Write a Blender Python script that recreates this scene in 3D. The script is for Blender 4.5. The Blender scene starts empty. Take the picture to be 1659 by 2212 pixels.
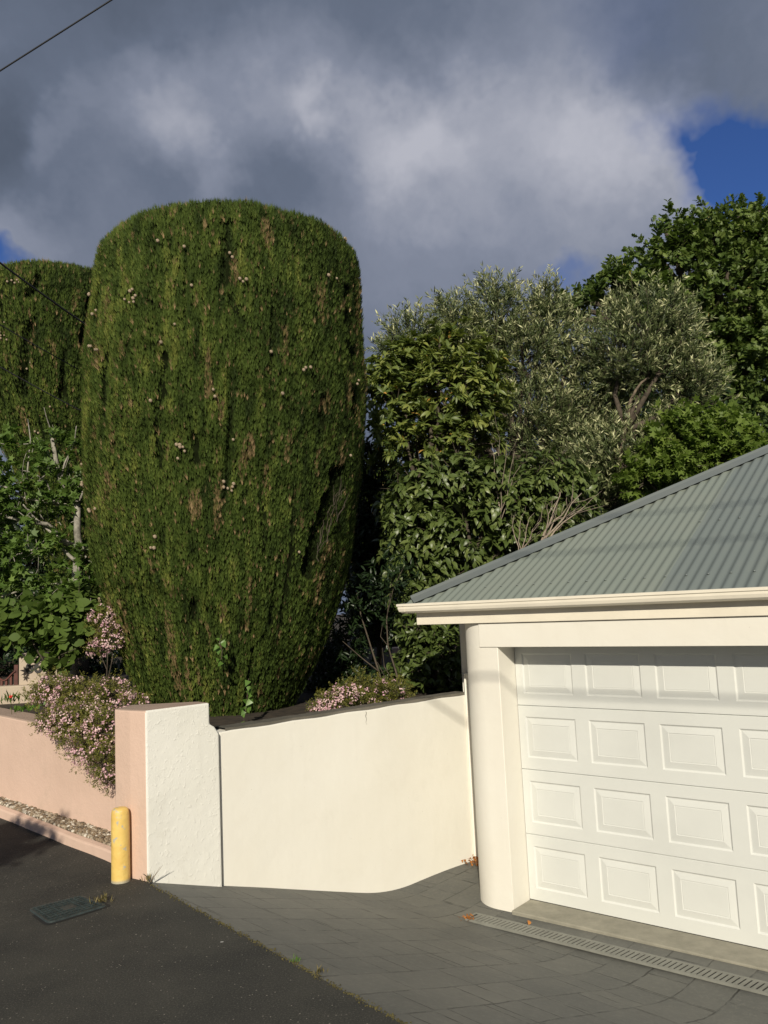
import bpy, math, random
import numpy as np
from mathutils import Vector, noise as mnoise

random.seed(7)
rng = np.random.default_rng(11)
R = math.radians
scn = bpy.context.scene
COL = scn.collection

# ---------------------------------------------------------------- camera frame
CX, CY, F = 829.5, 1106.0, 1765.0
PITCH, ROLL, CZ = R(6.54), R(2.67), 1.8
A3 = lambda *v: np.array(v, float)
fw = A3(0, math.cos(PITCH), math.sin(PITCH))
up0 = A3(0, -math.sin(PITCH), math.cos(PITCH))
r0 = A3(1, 0, 0)
rt = math.cos(ROLL) * r0 - math.sin(ROLL) * up0
upv = math.sin(ROLL) * r0 + math.cos(ROLL) * up0
CAM = A3(0, 0, CZ)
def ray(x, y): return fw + (x - CX) / F * rt - (y - CY) / F * upv
def atz(x, y, z):
    d = ray(x, y); return CAM + d * (z - CZ) / d[2]
def atD(x, y, D):
    d = ray(x, y); return CAM + d * D / d[1]
def proj(P):
    P = np.asarray(P, float) - CAM; d = P @ fw
    return CX + F * (P @ rt) / d, CY - F * (P @ upv) / d
# garage frame: u runs right along the front, w runs into the building
YAW = .8838
V = A3(math.cos(YAW), math.sin(YAW), 0); U = A3(V[1], -V[0], 0)
G = A3(.866, 6.695, 0)
def gp(u, w, z=0): return G + U * u + V * w + A3(0, 0, z)
FLOOR = -.6
# wall / pillar plan
WD = A3(.756, .655, 0); WD /= np.linalg.norm(WD); WN = A3(WD[1], -WD[0], 0)
P1 = A3(-1.733, 5.833, 0)
E0 = A3(-1.699, 5.782, 0); ED = A3(.64, -.768, 0); ED /= np.linalg.norm(ED); EM = A3(-ED[1], ED[0], 0)
if EM[1] < 0: EM = -EM
SD = A3(-.743, .67, 0); SD /= np.linalg.norm(SD); SN = A3(-SD[1], SD[0], 0)
if SN[1] > 0: SN = -SN
def zdrive(x, y):
    q = (x - E0[0]) * EM[0] + (y - E0[1]) * EM[1]
    t = 0.
    for k in (-.24, -.16, -.08, 0, .08, .16, .24):
        t += float(np.interp(q + (k if q > 1.2 else 0), [0, .63, .97, 1.35, 2.0, 2.2, 2.5, 2.75, 6], [0, -.19, -.287, -.40, -.590, -.640, -.630, -.610, -.610]))
    return t/7
def zstreet(x, y):
    s = (x - E0[0]) * SD[0] + (y - E0[1]) * SD[1]
    return .028 * max(0, s)

# ---------------------------------------------------------------- helpers
def tag(o, label=None, cat=None, group=None, kind=None):
    if label: o['label'] = label
    if cat: o['category'] = cat
    if group: o['group'] = group
    if kind: o['kind'] = kind
    return o
def empty(name, loc, label, cat, group=None):
    o = bpy.data.objects.new(name, None); COL.objects.link(o); o.location = Vector(loc)
    o.empty_display_size = .1
    return tag(o, label, cat, group)
def link(name, me, parent=None, mats=()):
    o = bpy.data.objects.new(name, me); COL.objects.link(o)
    for m in mats: me.materials.append(m)
    if parent is not None:
        o.parent = parent
        o.matrix_parent_inverse.identity()
        off = Vector((0, 0, 0)); p = parent
        while p is not None: off += p.location; p = p.parent
        o.location = -off
    return o
class MB:
    def __init__(s): s.v = []; s.f = []; s.m = []
    def add(s, vs, fs, m=0):
        b = len(s.v); s.v += [tuple(map(float, p)) for p in vs]
        for f in fs: s.f.append(tuple(b + i for i in f)); s.m.append(m)
    def quad(s, a, b, c, d, m=0): s.add([a, b, c, d], [(0, 1, 2, 3)], m)
    def box(s, o, ax, ay, az, m=0):
        o, ax, ay, az = map(lambda q: np.asarray(q, float), (o, ax, ay, az))
        vs = [o, o+ax, o+ax+ay, o+ay, o+az, o+ax+az, o+ax+ay+az, o+ay+az]
        s.add(vs, [(0,3,2,1),(4,5,6,7),(0,1,5,4),(1,2,6,5),(2,3,7,6),(3,0,4,7)], m)
    def gbox(s, u0, u1, w0, w1, z0, z1, m=0):
        s.box(gp(u0, w0, z0), U*(u1-u0), V*(w1-w0), A3(0,0,z1-z0), m)
    def tube(s, pts, rad, n=6, m=0, cap=True):
        pts = [np.asarray(p, float) for p in pts]; k = len(pts)
        if not hasattr(rad, '__len__'): rad = [rad]*k
        b = len(s.v); prev = None
        for i, p in enumerate(pts):
            t = pts[min(i+1, k-1)] - pts[max(i-1, 0)]; t = t / (np.linalg.norm(t)+1e-9)
            a = prev if prev is not None else (A3(0,0,1) if abs(t[2]) < .9 else A3(1,0,0))
            x = a - t*(a@t); x /= np.linalg.norm(x)+1e-9; prev = x; y = np.cross(t, x)
            for j in range(n):
                an = 2*math.pi*j/n
                s.v.append(tuple(p + (x*math.cos(an)+y*math.sin(an))*rad[i]))
        for i in range(k-1):
            for j in range(n):
                j2 = (j+1) % n
                s.f.append((b+i*n+j, b+i*n+j2, b+(i+1)*n+j2, b+(i+1)*n+j)); s.m.append(m)
        if cap:
            s.f.append(tuple(b+j for j in range(n))[::-1]); s.m.append(m)
            s.f.append(tuple(b+(k-1)*n+j for j in range(n))); s.m.append(m)
    def build(s, name, mats, parent=None, smooth=False, bevel=0, seg=2, fixn=True):
        me = bpy.data.meshes.new(name); me.from_pydata(s.v, [], s.f)
        me.polygons.foreach_set('material_index', s.m)
        if smooth: me.polygons.foreach_set('use_smooth', [True]*len(s.f))
        me.update()
        if fixn:
            import bmesh
            bm = bmesh.new(); bm.from_mesh(me)
            if not smooth or bevel: bmesh.ops.remove_doubles(bm, verts=bm.verts, dist=1e-5)
            bmesh.ops.recalc_face_normals(bm, faces=bm.faces)
            bm.to_mesh(me); bm.free()
        o = link(name, me, parent, mats if isinstance(mats, (list, tuple)) else [mats])
        if bevel:
            b = o.modifiers.new('bevel', 'BEVEL'); b.width = bevel; b.segments = seg; b.limit_method = 'ANGLE'; b.angle_limit = R(35)
        return o
def nz(p, s=1.0): return mnoise.noise(Vector((float(p[0])*s, float(p[1])*s, float(p[2])*s)))
def nrm(a): return a / (np.linalg.norm(a, axis=-1, keepdims=True) + 1e-9)

# ---------------------------------------------------------------- materials
def mat(name):
    m = bpy.data.materials.new(name); m.use_nodes = True
    nt = m.node_tree; b = nt.nodes['Principled BSDF']
    return m, nt, b
def N(nt, t, **kw):
    n = nt.nodes.new(t)
    for k, v in kw.items():
        if k in n.inputs.keys(): n.inputs[k].default_value = v
        else: setattr(n, k, v)
    return n
def ramp(nt, fac, stops):
    r = nt.nodes.new('ShaderNodeValToRGB'); e = r.color_ramp.elements
    while len(e) < len(stops): e.new(.5)
    for i, (p, c) in enumerate(stops):
        e[i].position = p; e[i].color = (*c, 1)
    nt.links.new(fac, r.inputs[0]); return r
def coords(nt, scale=(1,1,1), rot=(0,0,0)):
    tc = nt.nodes.new('ShaderNodeTexCoord'); mp = nt.nodes.new('ShaderNodeMapping')
    mp.inputs['Scale'].default_value = scale; mp.inputs['Rotation'].default_value = rot
    nt.links.new(tc.outputs['Object'], mp.inputs[0]); return mp.outputs[0]
def tex(nt, vec, scale, detail=4, rough=.6, t='ShaderNodeTexNoise'):
    n = nt.nodes.new(t); n.inputs['Scale'].default_value = scale
    if t == 'ShaderNodeTexNoise':
        n.inputs['Detail'].default_value = detail; n.inputs['Roughness'].default_value = rough
    nt.links.new(vec, n.inputs['Vector']); return n
def mixc(nt, fac, a, b, mode='MIX'):
    m = nt.nodes.new('ShaderNodeMix'); m.data_type = 'RGBA'; m.blend_type = mode
    for sock, v in ((m.inputs['Factor'], fac), (m.inputs['A'], a), (m.inputs['B'], b)):
        if hasattr(v, 'node'): nt.links.new(v, sock)
        elif isinstance(v, tuple): sock.default_value = (*v, 1)
        else: sock.default_value = v
    return [o for o in m.outputs if o.type == 'RGBA'][0]
def bump(nt, b, h, strength=.3, dist=.01, prev=None):
    n = nt.nodes.new('ShaderNodeBump'); n.inputs['Strength'].default_value = strength; n.inputs['Distance'].default_value = dist
    nt.links.new(h, n.inputs['Height'])
    if prev is not None: nt.links.new(prev.outputs[0], n.inputs['Normal'])
    nt.links.new(n.outputs[0], b.inputs['Normal']); return n
def plaster(name, c, c2, gr=38, gs=.3, gd=.01, rough=.75, big=.12, blob=0, dirt=(.35,.3,.22), dirtamt=.25):
    m, nt, b = mat(name); v = coords(nt)
    n1 = tex(nt, v, 1.3, 5); col = mixc(nt, ramp(nt, n1.outputs[0], [(.35, (0,0,0)), (.7, (1,1,1))]).outputs[0], c, c2)
    n2 = tex(nt, v, 3.2, 8, .7)
    col = mixc(nt, ramp(nt, n2.outputs[0], [(.56, (0,0,0)), (.8, (dirtamt,)*3)]).outputs[0], col, dirt)
    vs2 = coords(nt, (7, 7, .55)); n5 = tex(nt, vs2, 1.6, 6, .65)
    col = mixc(nt, ramp(nt, n5.outputs[0], [(.55, (0,0,0)), (.82, (dirtamt*.45,)*3)]).outputs[0], col, dirt)
    sp = tex(nt, v, 9, t='ShaderNodeTexVoronoi')
    col = mixc(nt, ramp(nt, sp.outputs['Distance'], [(.012, (.5,)*3), (.035, (0,0,0))]).outputs[0], col, (.3,.24,.17))
    nt.links.new(col, b.inputs['Base Color']); b.inputs['Roughness'].default_value = rough
    b.inputs['Specular IOR Level'].default_value = .3
    n3 = tex(nt, v, gr, 5, .6)
    h = n3.outputs[0]
    if blob:
        vo = tex(nt, v, blob, t='ShaderNodeTexNoise', detail=2)
        rr = ramp(nt, vo.outputs[0], [(.56, (0,0,0)), (.72, (1,1,1))])
        h = mixc(nt, .35, rr.outputs[0], n3.outputs[0])
    p = bump(nt, b, h, gs, gd)
    bump(nt, b, tex(nt, v, 2.5, 3).outputs[0], big, .05, p)
    return m
M = {}
M['stucco'] = plaster('white_rough_stucco', (.745,.735,.685), (.70,.69,.63), 120, .42, .006, .8, .25, blob=34)
M['white'] = plaster('white_wall_render', (.765,.745,.68), (.74,.715,.64), 30, .16, .006, .7, .16, dirtamt=.10)
M['cream'] = plaster('cream_garage_render', (.755,.73,.66), (.73,.695,.615), 34, .14, .006, .7, .12, dirtamt=.10)
M['pink'] = plaster('pink_render', (.64,.465,.375), (.58,.42,.335), 45, .35, .008, .8, .2, dirtamt=.3)
M['pinktop'] = plaster('pink_wall_top', (.42,.31,.25), (.34,.25,.20), 60, .5, .01, .85, .2, dirtamt=.6)
M['coping'] = plaster('weathered_grey_top', (.16,.145,.12), (.08,.075,.06), 60, .6, .01, .9, .2, dirtamt=.6, dirt=(.05,.045,.03))
M['beige'] = plaster('beige_letterbox_render', (.46,.38,.30), (.40,.33,.26), 60, .4, .01, .85, .2)
def simple(name, c, rough=.5, metal=0, nscale=0, namt=.15, bs=0, bscale=50, spec=.5):
    m, nt, b = mat(name); b.inputs['Roughness'].default_value = rough; b.inputs['Metallic'].default_value = metal
    b.inputs['Specular IOR Level'].default_value = spec
    v = coords(nt)
    n = tex(nt, v, nscale or 6, 5)
    d = tuple(x*(1-namt*2.2) for x in c)
    col = mixc(nt, ramp(nt, n.outputs[0], [(.4, (0,0,0)), (.75, (1,1,1))]).outputs[0], c, d)
    nt.links.new(col, b.inputs['Base Color'])
    if bs: bump(nt, b, tex(nt, v, bscale, 4).outputs[0], bs, .005)
    return m
M['trim'] = simple('cream_painted_metal', (.80,.74,.62), .35, nscale=3, namt=.05, bs=.05, bscale=15)
M['beam'] = simple('cream_painted_board', (.78,.72,.60), .5, nscale=4, namt=.05, bs=.1, bscale=30)
M['door'] = simple('white_steel_door', (.64,.65,.62), .38, nscale=1.5, namt=.04, bs=.06, bscale=350)
M['dark'] = simple('dark_gap', (.012,.012,.011), .9)
M['cable'] = simple('black_cable', (.012,.012,.015), .6)
M['iron'] = simple('red_brown_iron', (.12,.035,.025), .6, namt=.3, bs=.2)
M['cover'] = simple('grey_green_cast_cover', (.035,.048,.046), .5, nscale=20, namt=.3, bs=.3, bscale=200)
M['soil'] = simple('garden_soil', (.045,.032,.02), .95, nscale=12, namt=.35, bs=.8, bscale=25)
M['grnd'] = simple('rough_ground', (.09,.085,.06), .95, nscale=3, namt=.35, bs=.6)
M['grate'] = simple('galvanised_grate', (.235,.235,.205), .7, .1, nscale=9, namt=.12, bs=.2, bscale=120)
M['bark'] = simple('brown_bark', (.085,.066,.046), .9, nscale=20, namt=.3, bs=.6)
M['twig'] = simple('grey_dead_twig', (.32,.26,.20), .9, nscale=30, namt=.25)
M['midbark'] = simple('tan_bark', (.17,.13,.09), .9, nscale=14, namt=.35, bs=.5, bscale=60)
M['palebark'] = simple('pale_grey_bark', (.36,.335,.28), .85, nscale=14, namt=.35, bs=.5, bscale=60)
M['digit'] = simple('black_number', (.02,.018,.015), .5)
M['cone'] = simple('grey_brown_cone', (.36,.28,.19), .8, nscale=60, namt=.3)
M['screw'] = simple('roof_screw_steel', (.30,.33,.32), .4, .5)

# threshold concrete
m, nt, b = mat('threshold_concrete'); v = coords(nt)
n = tex(nt, v, 5, 8, .7)
nt.links.new(ramp(nt, n.outputs[0], [(.3, (.20,.19,.15)), (.7, (.32,.30,.24))]).outputs[0], b.inputs['Base Color'])
b.inputs['Roughness'].default_value = .9; bump(nt, b, tex(nt, v, 40, 6).outputs[0], .4, .006); M['conc'] = m
# yellow bollard with chips
m, nt, b = mat('chipped_yellow_paint'); v = coords(nt)
n = tex(nt, v, 16, 5, .6); n2 = tex(nt, v, 5, 4)
col = mixc(nt, ramp(nt, n2.outputs[0], [(.35, (0,0,0)), (.65, (1,1,1))]).outputs[0], (.76,.55,.17), (.66,.43,.11))
col = mixc(nt, ramp(nt, n.outputs[0], [(.60, (0,0,0)), (.63, (1,1,1))]).outputs[0], col, (.46,.43,.34))
tc = nt.nodes.new('ShaderNodeSeparateXYZ'); nt.links.new(v, tc.inputs[0])
mr = N(nt, 'ShaderNodeMapRange'); nt.links.new(tc.outputs[2], mr.inputs['Value'])
mr.inputs['From Min'].default_value = .03; mr.inputs['From Max'].default_value = .012
ad = N(nt, 'ShaderNodeMath', operation='ADD'); nt.links.new(mr.outputs[0], ad.inputs[0])
mu = N(nt, 'ShaderNodeMath', operation='MULTIPLY'); mu.inputs[1].default_value = .0
nt.links.new(n.outputs[0], mu.inputs[0]); nt.links.new(mu.outputs[0], ad.inputs[1])
col = mixc(nt, ad.outputs[0], col, (.42,.38,.28))
nt.links.new(col, b.inputs['Base Color']); b.inputs['Roughness'].default_value = .5
bump(nt, b, tex(nt, v, 22, 5).outputs[0], .6, .01); M['yellow'] = m
# asphalt
m, nt, b = mat('dark_asphalt'); v = coords(nt)
n = tex(nt, v, 110, 4, .8); n1 = tex(nt, v, 1.6, 6, .65); vo = tex(nt, v, 85, t='ShaderNodeTexVoronoi')
col = mixc(nt, ramp(nt, n1.outputs[0], [(.35, (0,0,0)), (.65, (1,1,1))]).outputs[0], (.029,.029,.026), (.052,.050,.042))
col = mixc(nt, ramp(nt, n.outputs[0], [(.54, (0,0,0)), (.68, (1,1,1))]).outputs[0], col, (.125,.118,.098))
col = mixc(nt, ramp(nt, n.outputs[0], [(.3, (1,1,1)), (.45, (0,0,0))]).outputs[0], col, (.016,.015,.013))
wn = N(nt, 'ShaderNodeSeparateColor'); nt.links.new(vo.outputs['Color'], wn.inputs[0])
g1 = ramp(nt, wn.outputs[0], [(.972, (0,0,0)), (.98, (1,1,1))]); g2 = ramp(nt, vo.outputs['Distance'], [(.25, (1,1,1)), (.35, (0,0,0))])
col = mixc(nt, mixc(nt, 1.0, g1.outputs[0], g2.outputs[0], 'MULTIPLY'), col, (.26,.24,.2))
nt.links.new(col, b.inputs['Base Color']); b.inputs['Roughness'].default_value = .85; b.inputs['Specular IOR Level'].default_value = .3
p = bump(nt, b, n.outputs[0], .7, .004); bump(nt, b, n1.outputs[0], .3, .04, p); M['asphalt'] = m
# stamped concrete
m, nt, b = mat('stamped_slate_concrete')
v0 = coords(nt, rot=(0, 0, -YAW + R(4)))
nd = tex(nt, v0, 2.2, 4, .6); nd2 = tex(nt, v0, 16, 3)
sb = N(nt, 'ShaderNodeVectorMath', operation='SUBTRACT'); nt.links.new(nd.outputs['Color'], sb.inputs[0]); sb.inputs[1].default_value = (.5,.5,.5)
sc = N(nt, 'ShaderNodeVectorMath', operation='SCALE'); nt.links.new(sb.outputs[0], sc.inputs[0]); sc.inputs['Scale'].default_value = .035
ad = N(nt, 'ShaderNodeVectorMath', operation='ADD'); nt.links.new(v0, ad.inputs[0]); nt.links.new(sc.outputs[0], ad.inputs[1])
sb2 = N(nt, 'ShaderNodeVectorMath', operation='SUBTRACT'); nt.links.new(nd2.outputs['Color'], sb2.inputs[0]); sb2.inputs[1].default_value = (.5,.5,.5)
sc2 = N(nt, 'ShaderNodeVectorMath', operation='SCALE'); nt.links.new(sb2.outputs[0], sc2.inputs[0]); sc2.inputs['Scale'].default_value = .018
ad2 = N(nt, 'ShaderNodeVectorMath', operation='ADD'); nt.links.new(ad.outputs[0], ad2.inputs[0]); nt.links.new(sc2.outputs[0], ad2.inputs[1])
def brick(bw, rh, off, sq, sqf, mort):
    k = nt.nodes.new('ShaderNodeTexBrick'); k.offset = off; k.squash = sq; k.squash_frequency = sqf; k.offset_frequency = 2
    k.inputs['Scale'].default_value = 1; k.inputs['Brick Width'].default_value = bw; k.inputs['Row Height'].default_value = rh
    k.inputs['Mortar Size'].default_value = mort; k.inputs['Mortar Smooth'].default_value = .8
    k.inputs['Color1'].default_value = (.2,.2,.2,1); k.inputs['Color2'].default_value = (1,1,1,1); k.inputs['Mortar'].default_value = (.5,.5,.5,1)
    nt.links.new(ad2.outputs[0], k.inputs['Vector']); return k
k1 = brick(.46, .27, .37, .62, 3, .0075); k2 = brick(.92, .54, .41, .5, 2, .009)
mn = N(nt, 'ShaderNodeMath', operation='MAXIMUM'); nt.links.new(k1.outputs['Fac'], mn.inputs[0]); nt.links.new(k2.outputs['Fac'], mn.inputs[1])
nb = tex(nt, v0, 1.7, 7, .68); nf = tex(nt, v0, 34, 6, .7); nm = tex(nt, v0, 7, 5, .65)
col = ramp(nt, nb.outputs[0], [(.3, (.070,.073,.068)), (.5, (.106,.107,.096)), (.72, (.158,.155,.134))]).outputs[0]
col = mixc(nt, .45, col, mixc(nt, k1.outputs['Color'], (.080,.083,.080), (.145,.143,.125)))
col = mixc(nt, ramp(nt, nf.outputs[0], [(.5, (0,0,0)), (.75, (.5,)*3)]).outputs[0], col, (.20,.195,.17))
fm = mixc(nt, 1.0, mn.outputs[0], ramp(nt, nm.outputs[0], [(.40, (.12,)*3), (.60, (1,1,1))]).outputs[0], 'MULTIPLY')
col = mixc(nt, fm, col, (.042,.041,.036))
nt.links.new(col, b.inputs['Base Color']); b.inputs['Roughness'].default_value = .62; b.inputs['Specular IOR Level'].default_value = .4
iv = N(nt, 'ShaderNodeMath', operation='SUBTRACT'); iv.inputs[0].default_value = 1; nt.links.new(fm, iv.inputs[1])
p = bump(nt, b, iv.outputs[0], .5, .010); p2 = bump(nt, b, nm.outputs[0], .35, .012, p); bump(nt, b, nf.outputs[0], .25, .004, p2)
M['stamp'] = m
# roof sheet, tint per sheet
m, nt, b = mat('grey_green_roof_steel'); v = coords(nt)
at = N(nt, 'ShaderNodeAttribute', attribute_name='tint')
n = tex(nt, v, 2.0, 6)
col = ramp(nt, at.outputs['Fac'], [(0, (.235,.265,.225)), (.5, (.20,.23,.205)), (1, (.155,.18,.18))]).outputs[0]
col = mixc(nt, ramp(nt, n.outputs[0], [(.45, (0,0,0)), (.8, (.35,)*3)]).outputs[0], col, (.25,.26,.22))
nt.links.new(col, b.inputs['Base Color']); b.inputs['Roughness'].default_value = .45; b.inputs['Metallic'].default_value = .15; M['roof'] = m
# gravel
m, nt, b = mat('mixed_gravel'); at = N(nt, 'ShaderNodeAttribute', attribute_name='tint')
nt.links.new(ramp(nt, at.outputs['Fac'], [(0, (.07,.055,.04)), (.45, (.22,.16,.10)), (.75, (.34,.29,.22)), (1, (.60,.56,.49))]).outputs[0], b.inputs['Base Color'])
b.inputs['Roughness'].default_value = .8; M['gravel'] = m

def leafmat(name, stops, rough=.5, trans=.25, tcol=(.25,.40,.05), spec=.4, nscale=0):
    m, nt, b = mat(name)
    at = N(nt, 'ShaderNodeAttribute', attribute_name='tint')
    r = ramp(nt, at.outputs['Fac'], stops)
    nt.links.new(r.outputs[0], b.inputs['Base Color']); b.inputs['Roughness'].default_value = rough
    b.inputs['Specular IOR Level'].default_value = spec
    if trans:
        t = N(nt, 'ShaderNodeBsdfTranslucent')
        nt.links.new(mixc(nt, .5, r.outputs[0], tcol), t.inputs['Color'])
        mx = N(nt, 'ShaderNodeMixShader'); mx.inputs[0].default_value = trans
        nt.links.new(b.outputs[0], mx.inputs[1]); nt.links.new(t.outputs[0], mx.inputs[2])
        nt.links.new(mx.outputs[0], nt.nodes['Material Output'].inputs[0])
    return m
# tint: 0..0.8 greens, 0.85..1 special (brown, yellow, red)
M['cyp'] = leafmat('cypress_foliage', [(0, (.022,.036,.009)), (.3, (.050,.080,.015)), (.6, (.094,.134,.026)), (.8, (.185,.21,.045)), (.86, (.15,.11,.05)), (1, (.36,.25,.13))], .7, .15, (.20,.26,.04), .15)
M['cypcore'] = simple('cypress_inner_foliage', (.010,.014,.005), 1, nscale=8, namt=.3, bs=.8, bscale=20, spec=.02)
M['laurel'] = leafmat('laurel_leaf', [(0, (.030,.052,.012)), (.4, (.062,.098,.022)), (.8, (.16,.20,.045)), (.93, (.23,.26,.06)), (.95, (.50,.28,.05)), (1, (.60,.34,.09))], .48, .25, (.30,.40,.04), .5)
M['glossy'] = leafmat('glossy_shrub_leaf', [(0, (.034,.056,.014)), (.5, (.085,.120,.028)), (1, (.26,.30,.10))], .42, .15, (.15,.28,.04), .5)
M['olive'] = leafmat('olive_leaf', [(0, (.045,.064,.024)), (.5, (.085,.115,.042)), (.75, (.18,.21,.085)), (1, (.60,.60,.34))], .45, .15, (.2,.25,.08), .4)
M['oak'] = leafmat('oak_leaf', [(0, (.026,.050,.011)), (.5, (.080,.125,.025)), (.9, (.17,.22,.05)), (1, (.24,.20,.05))], .55, .22, (.2,.35,.04), .4)
M['maple'] = leafmat('bright_star_leaf', [(0, (.070,.120,.018)), (.5, (.14,.20,.034)), (1, (.27,.33,.07))], .55, .35, (.30,.50,.05), .4)
M['liquid'] = leafmat('star_leaf', [(0, (.040,.080,.014)), (.5, (.085,.15,.026)), (1, (.17,.25,.055))], .55, .3, (.28,.45,.06), .4)
M['heart'] = leafmat('broad_leaf', [(0, (.044,.078,.014)), (.5, (.080,.125,.022)), (1, (.13,.18,.04))], .65, .2, (.2,.38,.05), .25)
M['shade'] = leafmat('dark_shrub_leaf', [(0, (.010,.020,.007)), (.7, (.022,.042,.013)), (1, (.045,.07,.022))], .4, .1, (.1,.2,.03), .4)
M['needle'] = leafmat('fine_yellow_green_leaf', [(0, (.055,.070,.014)), (.5, (.13,.14,.028)), (1, (.26,.23,.05))], .6, .2, (.3,.35,.05), .3)
M['ivy'] = leafmat('ivy_leaf', [(0, (.07,.15,.025)), (1, (.15,.26,.05))], .4, .3, (.3,.5,.06), .4)
M['petal'] = leafmat('pink_petal', [(0, (.58,.32,.42)), (.5, (.74,.48,.52)), (1, (.85,.66,.62))], .7, .25, (.7,.4,.45), .2)
M['petalwhite'] = leafmat('pale_fleck', [(0, (.5,.5,.47)), (1, (.55,.55,.52))], .8, 0)
M['weed'] = leafmat('weed_leaf', [(0, (.06,.05,.025)), (.6, (.15,.13,.05)), (1, (.30,.23,.10))], .6, .25, (.3,.35,.05), .3)
M['redpetal'] = leafmat('red_petal', [(0, (.6,.04,.03)), (1, (.75,.07,.04))], .5, .2, (.7,.05,.03), .3)
M['dryleaf'] = leafmat('dry_orange_leaf', [(0, (.25,.10,.03)), (1, (.55,.23,.06))], .7, .2, (.6,.25,.05), .2)

# ---------------------------------------------------------------- leaf instancing
def T_diamond(w=.3, fold=.1, curl=0):
    return (np.array([(0,0,0),(-w/2,.45,fold),(0,.5,0),(w/2,.45,fold),(0,1,-curl)], float), [(0,2,1),(0,3,2),(1,2,4),(2,3,4)])
def T_leaf(w=.5, fold=.08, curl=.12, tip=1):
    ys = [0,.25,.55,.8,1]; ws = [0,.82,1,.6*tip,0]
    v = []; 
    for y, q in zip(ys, ws):
        zc = -curl*y*y*2+curl*y
        if q == 0: v.append((0, y, zc))
        else: v += [(-w/2*q, y, zc+fold*q), (0, y, zc), (w/2*q, y, zc+fold*q)]
    f = [(0,2,1),(0,3,2),(1,2,5,4),(2,3,6,5),(4,5,8,7),(5,6,9,8),(7,8,10),(8,9,10)]
    return np.array(v, float), f
def T_star(n=5, inner=.42, spread=250):
    v = [(0,0,0)]; a0 = 90 - spread/2
    for i in range(2*n-1):
        a = R(a0 + spread*i/(2*n-2)); r = (1 - .16*abs(i-(n-1))/(n-1)) if i % 2 == 0 else inner
        v.append((math.cos(a)*r*.62, .25+math.sin(a)*r*.75, -.10*r))
    f = [(0, i, i+1) for i in range(1, 2*n-1)]
    return np.array(v, float), f
def T_lobed():
    v = [(0,0,0)]; L = [(.10,.15),(.26,.28),(.14,.38),(.36,.55),(.18,.64),(.26,.84),(.06,.9)]
    r = [(x, y, -.06*y) for x, y in L]; l = [(-x, y, -.06*y) for x, y in L]
    v += r + [(0, 1, -.08)] + l[::-1]
    k = len(v); v.append((0, .5, .03)); c = k
    return np.array(v, float), [(c, i, (i+1) % k) for i in range(k)]
def T_spray():
    v = []; f = []
    for a, l, s in ((0,1.25,.0),(13,.85,.10),(-15,.9,.05),(30,.52,.15),(-28,.55,.22)):
        a = R(a); d = (math.sin(a), math.cos(a)); p = (math.cos(a), -math.sin(a)); w = .062
        b = len(v); o = (0, s)
        v += [(o[0]-p[0]*w, o[1]-p[1]*w, 0), (o[0]+p[0]*w, o[1]+p[1]*w, 0), (o[0]+d[0]*l, o[1]+d[1]*l, .12*l)]
        f.append((b, b+1, b+2))
    return np.array(v, float), f
def T_flower():
    v = [(0,0,0)] + [(math.cos(2*math.pi*i/5)*.5, math.sin(2*math.pi*i/5)*.5, .16) for i in range(5)]
    return np.array(v, float), [(0, i, i % 5 + 1) for i in range(1, 6)]
def scatter(name, tmpl, P, T, Nn, S, tint, mt, parent=None):
    """one mesh of many leaves: P position, T growing direction, Nn facing, S length"""
    tv, tf = tmpl; n = len(P)
    T = nrm(T); B = nrm(np.cross(T, Nn)); Q = np.cross(B, T)
    vs = (P[:,None,:] + S[:,None,None]*(tv[None,:,0:1]*B[:,None,:] + tv[None,:,1:2]*T[:,None,:] + tv[None,:,2:3]*Q[:,None,:])).reshape(-1,3)
    k = len(tv); lens = np.array([len(f) for f in tf]); flat = np.array([i for f in tf for i in f])
    idx = (np.arange(n)[:,None]*k + flat[None,:]).reshape(-1)
    tot = np.tile(lens, n); st = np.concatenate([[0], np.cumsum(tot)[:-1]])
    me = bpy.data.meshes.new(name)
    me.vertices.add(len(vs)); me.vertices.foreach_set('co', vs.astype(np.float32).ravel())
    me.loops.add(len(idx)); me.loops.foreach_set('vertex_index', idx.astype(np.int32))
    me.polygons.add(len(tot)); me.polygons.foreach_set('loop_start', st.astype(np.int32))
    try: me.polygons.foreach_set('loop_total', tot.astype(np.int32))
    except Exception: pass
    a = me.attributes.new('tint', 'FLOAT', 'FACE'); a.data.foreach_set('value', np.repeat(tint, len(tf)).astype(np.float32))
    me.update(calc_edges=True); me.validate()
    return link(name, me, parent, [mt])
def rvec(n): return nrm(rng.normal(size=(n,3)))

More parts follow.
